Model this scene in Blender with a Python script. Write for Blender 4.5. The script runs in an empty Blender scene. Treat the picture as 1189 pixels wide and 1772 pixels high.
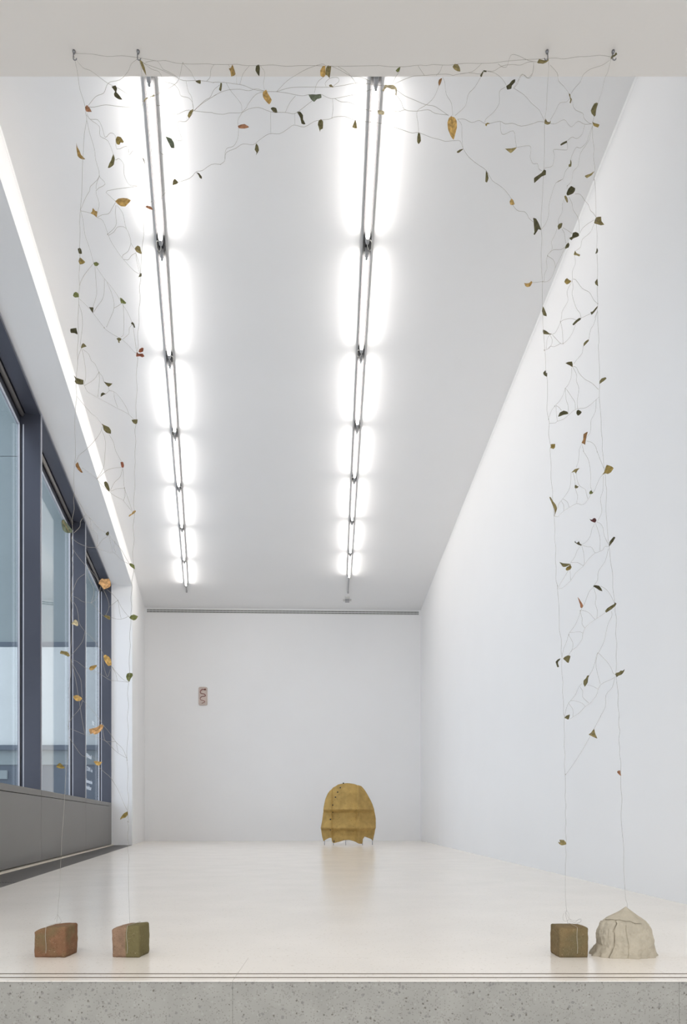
import bpy, bmesh, math, random
from mathutils import Vector, Matrix, noise
random.seed(7)
sc = bpy.context.scene
col = sc.collection

# ---------------------------------------------------------------- camera
# level camera with a vertical lens shift; photograph 1189 x 1772, focal length in pixels, horizon row
F, CX, HY, EYE = 1181.0, 594.5, 1420.0, 0.40
cam = bpy.data.objects.new('camera', bpy.data.cameras.new('camera'))
cam.data.sensor_fit = 'VERTICAL'
cam.data.sensor_height = 36.0
cam.data.lens = F / 1772.0 * 36.0
cam.data.shift_y = (HY - 886.0) / 1772.0
cam.data.clip_start, cam.data.clip_end = 0.05, 200
cam.location = (0, 0, EYE)
cam.rotation_euler = (math.pi / 2, 0, 0)
col.objects.link(cam)
sc.camera = cam

# ---------------------------------------------------------------- light and exposure
TUBE_POWER = 33.0          # radiance of the fluorescent tubes
SKY = (0.74, 0.845, 1.0)
SKY_STRENGTH = 1.5
FOYER_POWER = 45.0
w = bpy.data.worlds.new('overcast_sky'); sc.world = w
w.use_nodes = True
w.node_tree.nodes['Background'].inputs[0].default_value = (*SKY, 1)
w.node_tree.nodes['Background'].inputs[1].default_value = SKY_STRENGTH
# area light added behind the camera, as daylight from an assumed glazed front
fl = bpy.data.lights.new('foyer_daylight', 'AREA')
fl.shape = 'RECTANGLE'; fl.size = 6.0; fl.size_y = 2.6; fl.energy = FOYER_POWER; fl.color = (1.0, 0.955, 0.9)
flo = bpy.data.objects.new('foyer_daylight', fl); col.objects.link(flo)
flo.location = (0, -3.7, 0.95); flo.rotation_euler = (math.pi / 2, 0, 0)   # faces +Y
# unseen area light added above the camera to brighten the floor's front edge
f2 = bpy.data.lights.new('foyer_fill', 'AREA')
f2.shape = 'RECTANGLE'; f2.size = 5.0; f2.size_y = 0.6; f2.energy = 37.0; f2.color = (1.0, 0.95, 0.88)
f2o = bpy.data.objects.new('foyer_fill', f2); col.objects.link(f2o)
f2o.location = (0, -0.2, 2.69)                                             # faces down
sc.view_settings.view_transform = 'Standard'
sc.view_settings.look = 'None'
sc.view_settings.gamma = 1.0
sc.view_settings.use_curve_mapping = False
sc.view_settings.exposure = 0.29
sc.cycles.adaptive_threshold = 0.02
sc.cycles.max_bounces = 10
sc.cycles.diffuse_bounces = 5
sc.cycles.glossy_bounces = 4
sc.cycles.transparent_max_bounces = 12
sc.cycles.sample_clamp_indirect = 6.0

# tiles: region of the photograph that the traced numbers refer to (x0, y0, width of region / traced width)
TILES = {'A': (90, 70, .25231), 'B': (370, 70, .25231), 'C': (640, 70, .25231), 'D': (850, 70, .21026),
         'E': (100, 330, .19344), 'F': (90, 620, .19344), 'G': (80, 880, .16821), 'H': (80, 1120, .18051),
         'I': (870, 310, .17662), 'J': (900, 540, .1598), 'K': (910, 780, .1598), 'L': (930, 1020, .15139),
         'M': (930, 1240, .16821), 'P': (0, 0, 1.0)}
# long plumb threads from hook to weight
UPRIGHTS = [
 'A 150,105 175,220 190,330 222,430 232,500 238,545 222,640 215,760 210,850 205,1030|E 208,100 203,170 195,280 200,360 195,500 198,620 190,760 195,850 187,940 188,1010 180,1150 185,1300 175,1430 178,1540|F 222,120 215,245 222,340 210,440 205,600 208,750 210,880 200,950 195,1080 200,1200 192,1260 198,1350 180,1450|G 275,250 262,300 268,370 280,450 265,520 278,600 265,750 262,890 255,930 272,1000 262,1080 268,1200 262,1350 250,1440 250,1520|H 238,170 232,280 220,420 225,560 215,700 212,760 218,860 214,1000 205,1080 192,1165|P 112,1375 110,1415 107,1450 106.5,1477 104.5,1499 103.5,1540 101,1562 100,1581 98,1596',
 'A 596,125 615,220 620,350 620,500 617,700 615,800 630,900 635,1030|E 778,80 782,150 785,190 768,300 770,400 755,500 745,650 740,760 742,800 730,870 738,970 725,1070 728,1180 715,1280 720,1380 710,1440 715,1500|F 768,10 755,150 762,280 750,420 755,540 750,600 742,650 750,740 742,850 745,930 738,1020 742,1150 730,1280 738,1390 728,1480|G 893,200 905,320 890,440 893,540 900,640 880,750 885,810 872,920 880,1010 870,1100 872,1180 858,1300 865,1400|H 805,0 795,130 800,240 790,340 780,450 790,560 778,680 788,800 775,960 775,1080 785,1200 778,1350 790,1450 782,1580 790,1680|P 220.4,1420 222.4,1432 221,1446 222.6,1462 221,1468 223,1485 222,1500 222.5,1540 223.5,1564 224.6,1598',
 'D 472,165 475,240 465,350 455,560 440,670 440,850 435,1040|I 397,0 390,180 378,350 378,490 385,580 378,720 382,900 390,1000 388,1150 392,1260|J 245,0 250,150 258,260 268,410 275,480 280,620 295,730 298,900 292,1060 310,1160 318,1205 310,1320 328,1440|K 262,0 275,160 272,290 292,450 290,510 305,700 315,850 312,960 325,1050 320,1180 330,1280 325,1390 343,1460|L 230,0 245,160 250,350 252,470 275,580 272,700 280,780 278,920 292,1060 288,1170 300,1290 298,1400 308,1470|M 275,110 280,200 275,300 285,390 278,490 285,590 290,740 285,830 295,920 287,990 295,1090 287,1170 298,1260 290,1350 297,1420 288,1546|P 978.4,1540 979.3,1562.6 980.6,1576 979,1583 984,1602',
 'D 985,155 960,260 935,310 918,400 885,500 845,640 835,700 835,800 848,890 842,960 855,1060 845,1150|I 897,0 908,80 912,200 915,380 925,560 922,680 930,860 928,980 925,1090 932,1220 925,1290|J 840,0 845,150 855,320 848,370 860,600 862,780 858,920 870,1060 878,1180 880,1280 893,1400 890,1480|K 830,0 842,100 848,200 862,250 865,360 875,430 868,640 880,800 892,960 905,1050 918,1200 940,1330 942,1450|L 865,0 885,150 890,260 905,340 895,500 908,620 900,760 905,850 898,960 910,1080 925,1200 920,1310 935,1430 930,1500|M 840,0 838,90 850,150 838,230 848,330 845,380 860,480 858,600 860,740 870,850 862,990 865,1100 880,1250 890,1390 888,1546|P 1081.8,1540 1083,1556 1085.6,1565 1084.5,1582']
CROSS = '''
A 155,90 270,93 380,110 480,105 590,118 660,130 720,140 780,138 850,155 950,162 1070,160 1110,167|B 0,165 100,165 160,163 215,172 330,172 400,168 500,177 620,172 770,175 850,178 1000,175 1120,173|C 60,172 140,180 240,180 330,170 390,172 440,165 540,170 650,157 740,158 840,155 930,143 1020,135|D 470,148
D 470,148 530,145 600,152 710,135 800,132 900,122 985,135
A 155,115 210,185 260,205 310,240 385,295 450,325 520,370 560,395 625,420 600,455 480,455 370,442 290,457 235,455
A 590,125 545,160 520,215 465,270 400,285 375,310 355,360 300,385 250,445
A 240,500 260,540 315,545 345,600 365,665 400,635 435,655 445,745 515,725 530,785 560,755 617,808
A 235,510 270,548 325,590 330,655 385,690 420,780 435,820 460,810 492,850 495,920 530,990 585,1000|E 445,0 470,50 520,98
A 240,550 260,640 290,740 300,820 325,930 265,1000|E 285,0 250,60 205,165
A 325,930 305,985 302,1020
A 325,935 365,985|E 342,0 370,110 355,200
A 740,760 755,780 790,778 800,740 785,700
A 820,675 890,685 862,590 870,555 920,555 965,500
A 700,380 770,345 830,310 870,265 895,155
A 895,155 950,210 965,240 985,275
A 600,130 640,160 720,190 780,215 840,245 900,275 985,275 1060,280 1110,290|B 0,287 60,287 160,300 210,310 270,335 350,350 430,352 500,360 560,373 610,380 655,370
A 640,150 720,140 760,195 800,215 850,245 870,265
A 600,130 680,195 735,215 770,280 835,300 870,340 885,380 940,395 965,430 970,480
A 920,280 935,350 958,390 970,480
A 715,447 755,450 810,490 855,508 920,480 975,483 1050,492 1100,495|B 0,500 60,507 110,497 190,495 240,470 310,460 385,488 430,492 500,495 550,503 590,480 660,425 680,410
A 975,483 1020,440 1080,400 1130,370|B 0,380 60,350 120,337 180,335 240,345 290,332 340,345
A 1060,280 1085,250 1090,200 1110,167
A 975,480 1050,410 1085,390 1110,340 1150,305
A 750,1080 785,1030 810,985 865,972 945,945 990,900 1030,893 1095,850 1155,850|B 45,850 75,825 85,770 150,740 200,710 270,715 310,685 380,640 450,640 510,605 550,580 620,593 690,555 740,545 790,540 830,525 900,522 960,545 1050,557|C 85,570 150,590 220,612 290,635 335,632 420,665 480,680 520,692 570,688 620,690 640,740 680,800 740,850 797,890 840,960 890,995 930,1030|I 80,185 105,260 150,310 215,320 245,355 260,385 300,420
B 75,825 85,745 135,725 165,670 170,600 165,550 195,495 225,460
B 85,290 120,350 185,430 195,495
B 100,167 150,230 158,298
B 180,300 200,230 245,172
B 320,175 350,220 340,300 350,345
B 225,460 240,430 290,370 350,350
B 390,490 392,640
B 430,352 500,280 560,240 640,195 740,162 770,175
B 430,352 520,325 620,320 790,320 880,310 990,290 1080,300|C 40,305 110,310
B 490,495 520,430 560,380
B 555,503 557,575
B 738,370 790,395 830,398 920,380 1010,362 1080,335
B 830,398 870,420 930,425 990,452 1060,480 1130,490
B 815,398 818,470 810,535
B 690,360 710,290 760,245
B 770,315 765,290 800,258 850,255 858,280 830,305 815,318
B 850,178 910,215 960,270 985,320 1010,362
B 805,175 870,205 940,245 1000,250 1080,280
C 165,300 230,270 300,245 380,240 520,230 570,240 600,232 680,222 760,230 800,210 850,210 910,175 980,165 1030,170 1080,150 1130,145
C 155,300 175,255 205,210
C 330,172 375,240
C 500,168 480,215 455,240
C 620,230 700,215 745,180 770,155
C 880,160 910,182 940,180 955,130 975,97 1020,105 1090,138 1150,148
C 800,210 860,225 910,265 935,305
C 990,320 1020,270 1050,232 1090,260 1115,230 1125,150
C 985,325 1060,375 1110,430 1150,465|D 400,580 430,640 440,665
C 930,320 890,350 888,430 850,490 800,535 788,560
C 185,340 240,380 310,410 380,440 440,450 490,480 540,515
C 180,370 215,420 240,475 325,485 400,475 450,500 540,512
C 475,310 440,390 390,440 325,485 330,560 337,630
C 500,250 515,290 525,370 560,430 568,515
C 765,245 720,320 675,370 660,440 620,485 585,515
C 600,540 650,540 700,563 750,548 800,572 890,555 930,573 980,568 1040,588 1120,570|D 390,668 440,672
C 605,542 630,580 632,650 640,740
C 105,490 150,480 195,488 245,473
C 140,340 145,420 120,485
C 895,560 900,625 920,645 985,620 1000,690 1005,733
C 1010,733 1095,722 1105,760 1100,800 1120,845 1150,845 1160,880 1180,895
D 485,200 545,270 555,330 600,380 645,440
D 975,165 910,205 820,235 760,280 735,340 690,390 655,440
D 655,470 620,505 565,515 530,580 490,650
D 670,490 675,540 700,575 755,600 765,640 800,675 830,688
D 490,685 530,685 600,652 635,690 665,710 715,665 770,690 830,685
D 770,695 750,770 705,808 665,795 625,828
D 625,840 628,895 600,902 515,898 520,940 505,1030 450,1048 435,1060
D 835,700 805,780 785,840 735,885 700,880 668,940 655,980
D 640,1040 610,1080 590,1140 535,1170|I 590,0 520,40 480,150 455,250 450,340 430,420 380,490
D 835,700 805,820 735,930 715,1030 675,1080 665,1150 625,1200|I 635,60 630,90
D 350,185 345,260 300,310 265,280 240,290 220,350 185,395
I 710,145 760,150 805,210 840,250 860,305 890,335 912,370
I 650,175 680,240 690,300 735,370 750,450 750,520
I 605,190 585,240 583,320 548,390 545,440
I 895,400 830,440 780,485 755,530
I 893,440 860,520 780,590 765,660 720,700
I 590,475 640,505 680,535
I 580,485 605,530 612,590 622,630
I 535,485 510,550 480,610 485,680 460,720 440,750 495,790 515,860 480,960 440,1000 400,1008
I 610,665 570,690 500,692 460,720
I 605,680 570,760 530,830 515,870
I 440,750 427,800 435,870 410,930 405,1000
I 405,1003 290,1015
I 705,745 712,830 683,900 685,985
I 680,1000 630,1100 640,1190 585,1290 575,1360 565,1400
I 680,985 690,1060 680,1130 720,1260 755,1310 768,1360
I 690,980 720,990 780,1070 850,1110 890,1180 930,1220
I 865,1315 770,1362
I 565,1400 600,1378 670,1365 720,1380
I 925,1300 900,1360|J 835,0 800,130 765,190 745,295
J 438,110 405,185 380,225 350,240
J 440,110 458,200 465,330
J 600,140 565,230 520,295 470,340 440,340 400,300 350,245
J 440,340 370,375 330,370 300,400 265,415
J 325,245 295,290 285,400
J 325,245 348,300 340,355 310,395
J 685,370 672,445 620,510 580,560
J 575,590 610,600 640,660 700,725 780,770 850,840
J 560,600 555,700 525,780 490,830 470,890 430,960 375,1020 340,1070 315,1140
J 575,600 612,680 612,750 638,830 620,960 625,1045
J 490,830 500,950 520,1010 525,1100
J 500,830 560,920 595,980 600,1060
J 855,920 800,970 740,1020 690,1042 630,1045 590,1062 530,1110 470,1160 400,1185 385,1200 318,1205
J 390,1015 395,1100 403,1180
J 390,1012 425,1035 450,1068
J 825,950 815,1080 770,1170 768,1260 755,1310 722,1355
J 720,1395 780,1415 820,1460 835,1520|K 770,0 800,80 845,190
J 668,1430 645,1480|K 580,0 570,110 545,180
J 672,1430 690,1510|K 620,0 670,80 690,150 703,260 700,370 712,430
K 845,250 800,300 765,380 745,430 725,455
K 840,270 835,430 808,520 825,640 810,700 775,765
K 490,240 485,350 465,430 400,520 360,570 345,620
K 510,235 530,310 540,420 562,490 550,570
K 548,240 560,330 590,385 640,415 655,460 670,520
K 705,475 670,530 640,570 600,585 550,572 470,615 415,650 370,690 345,715 310,710
K 385,545 410,590 412,650
K 400,520 450,555 468,610
K 750,785 715,850 700,920 660,980 600,1020
K 755,785 785,870 805,960 802,1085
K 765,770 810,790 838,840 850,920 890,1005
K 605,1022 660,1038 715,1048 750,1105 800,1090 835,1075 855,1038 900,1040
K 600,1025 555,1080 535,1140 485,1215
K 605,1030 625,1100 635,1210 620,1245
K 750,1108 690,1160 640,1225 610,1260 540,1325 490,1400 440,1450 395,1485 350,1498
K 490,1212 560,1210 620,1245
K 480,1290 485,1400
K 465,1290 410,1380 345,1490
K 895,1060 865,1180 830,1240 785,1310 778,1400 735,1460
K 735,1475 690,1520|L 570,80 545,150 500,235 470,320 430,410 365,500 340,580 300,680 280,770
K 735,1480|L 672,80 662,160 685,240 680,330
K 810,1465 870,1500|L 840,70 880,155
L 775,265 720,305 660,345 590,395 540,450 520,510 510,570 450,655 390,700 360,750
L 500,235 580,260 630,310 660,345
L 490,260 512,330 510,390 540,440
L 365,490 420,490 480,483 522,500
L 360,525 402,600 405,660 385,715
L 850,250 850,310 810,390 785,490 760,600 700,720 680,740 660,830 630,920 590,985
L 700,725 790,820 840,890 865,955 890,970
L 685,740 670,860 690,970 720,1080
L 890,1000 840,1030 770,1060 725,1090 695,1140 675,1210 620,1280 590,1310 545,1340 480,1410 420,1450 375,1480
L 570,1090 640,1110 695,1140
L 510,1075 475,1115 430,1210 380,1270 345,1320 320,1410 312,1470
L 485,1110 520,1165 520,1230 590,1300
L 380,1270 430,1275 510,1300 550,1338
L 355,1295 400,1360 410,1400 405,1455
L 885,1010 855,1120 785,1205 778,1340 720,1450|M 650,0 580,130 545,200 460,350 370,490 290,600
E 205,180 270,195 320,215 350,240 405,270 450,390 480,460 560,580 620,650 680,715 735,750
E 355,238 400,215 455,205 490,150 520,100
E 520,130 515,200 525,290 500,340 445,390
E 455,400 500,370 540,323 610,335 650,430 655,470 695,530
E 530,130 580,200 600,290 615,345
E 655,470 630,540 585,575 575,600
E 590,615 630,618 660,580 700,555
E 695,555 720,620 740,740
E 700,560 705,620 735,750
E 205,180 225,260 245,400 280,500 322,650
E 315,655 240,750 200,830 190,910
E 340,675 420,790 480,860 530,930 570,1005 620,1080 665,1180 680,1260 700,1400 708,1440
E 333,670 340,780 348,900 340,960 315,1040
E 418,790 415,900 400,970 350,1040 318,1090
E 440,820 490,940 503,1050 470,1140 435,1220
E 503,1050 540,1030 570,1008
E 190,965 250,1020 320,1100 415,1225 440,1250 500,1290 540,1310
E 585,1010 592,1150 588,1280 565,1310
E 665,1200 640,1230 635,1280 580,1330
E 575,1330 640,1390 690,1448 708,1448
E 190,1020 215,1100 222,1200 210,1300 200,1400
E 210,1410 182,1490 178,1551
E 215,1415 230,1480|F 300,100 300,180 285,235
E 225,1420 275,1460 300,1520|F 385,50 420,125 450,160 465,210
E 730,0 740,70 780,145
E 790,140 845,95
F 420,125 375,190 290,245
F 420,130 425,200 410,345
F 285,235 315,295 350,320 400,348 480,390 570,440 640,475 690,505 735,550
F 505,258 515,288 555,300 600,340 660,430 690,505
F 515,288 480,320
F 552,300 560,360 588,440
F 220,340 280,410 350,490 400,530 440,582
F 450,610 430,670 370,750 300,820 240,870 208,940
F 445,640 478,740 475,850 460,980 405,1075
F 510,680 550,750 570,830 620,920
F 270,980 330,1020 400,1080 450,1140 510,1190 560,1230 610,1255 640,1275 700,1350 720,1370
F 410,1075 480,1010 540,985 630,975
F 632,985 610,1060 560,1110 520,1185
F 636,990 642,1080 648,1160 690,1280 715,1360
F 525,1190 580,1168 645,1163
F 650,1170 655,1220 640,1275
F 200,1215 250,1300 305,1395|G 480,130 540,200 610,248
G 405,55 450,110 470,200 520,260 530,330 515,400
G 400,70 355,130 345,190 285,250
G 275,315 330,355 400,385 440,400 515,402 570,430 660,455 705,460 750,505 790,540 855,570
G 635,285 580,320 520,400
G 645,270 700,340 770,420 820,510 860,575
G 645,280 665,360 690,450
G 705,335 700,400 712,450
G 275,420 340,510 400,580 460,640 520,715 545,765
G 450,620 425,640 430,700 480,800 490,870 465,965
G 400,670 330,720 295,790 265,880
G 260,900 320,920 380,960 460,970 520,1030 560,1080 590,1105
G 560,800 545,870 510,930 465,970
G 575,810 620,900 645,980 640,1040 610,1100
G 620,830 680,880 737,945 770,1010 820,1080 860,1125
G 735,945 690,980 640,1020
G 740,950 755,1060 770,1130
G 655,1115 700,1130 750,1140 800,1130 855,1105
G 265,940 310,1010 330,1100 340,1180 400,1265 470,1330 540,1420|H 545,65 545,150 585,285 615,210
G 400,1265 370,1370 300,1460 250,1520
H 240,115 300,140 370,195 415,205
H 238,120 280,210 330,310 340,420 345,480
H 500,245 570,290 620,318 690,325 790,335
H 625,180 680,250 740,310 790,335
H 628,185 665,250 682,320
H 350,510 320,590 260,660 220,720
H 345,505 420,580 500,680 550,750 600,810 670,910 730,970 775,1070
H 215,775 290,805 370,838 430,855 500,868 570,900 620,950 690,1015 775,1065
H 540,780 555,870 580,905 660,905 680,930
H 675,930 690,1010
H 495,1140 560,1200 620,1255 690,1370 740,1490 780,1570
H 220,860 270,940 325,1020 370,1050 440,1048 495,1095
H 240,130 280,300 320,540 345,700 370,830
H 415,215 455,230 500,245
'''.strip().splitlines()
COL = {'o': ((94, 87, 54), 'olive'), 'd': ((70, 66, 40), 'dark olive'), 'k': ((126, 113, 72), 'khaki'),
       't': ((155, 126, 72), 'tan'), 'y': ((178, 144, 82), 'yellow ochre'), 'b': ((126, 92, 55), 'brown'),
       'r': ((122, 68, 44), 'red-brown'), 'g': ((98, 102, 56), 'green'), 's': ((92, 98, 78), 'grey-green'),
       'u': ((148, 104, 74), 'rusty'), 'c': ((178, 165, 132), 'pale beige'), 'm': ((76, 38, 36), 'dark red'),
       'a': ((186, 146, 100), 'orange-tan'), 'p': ((126, 108, 56), 'golden olive')}
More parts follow.
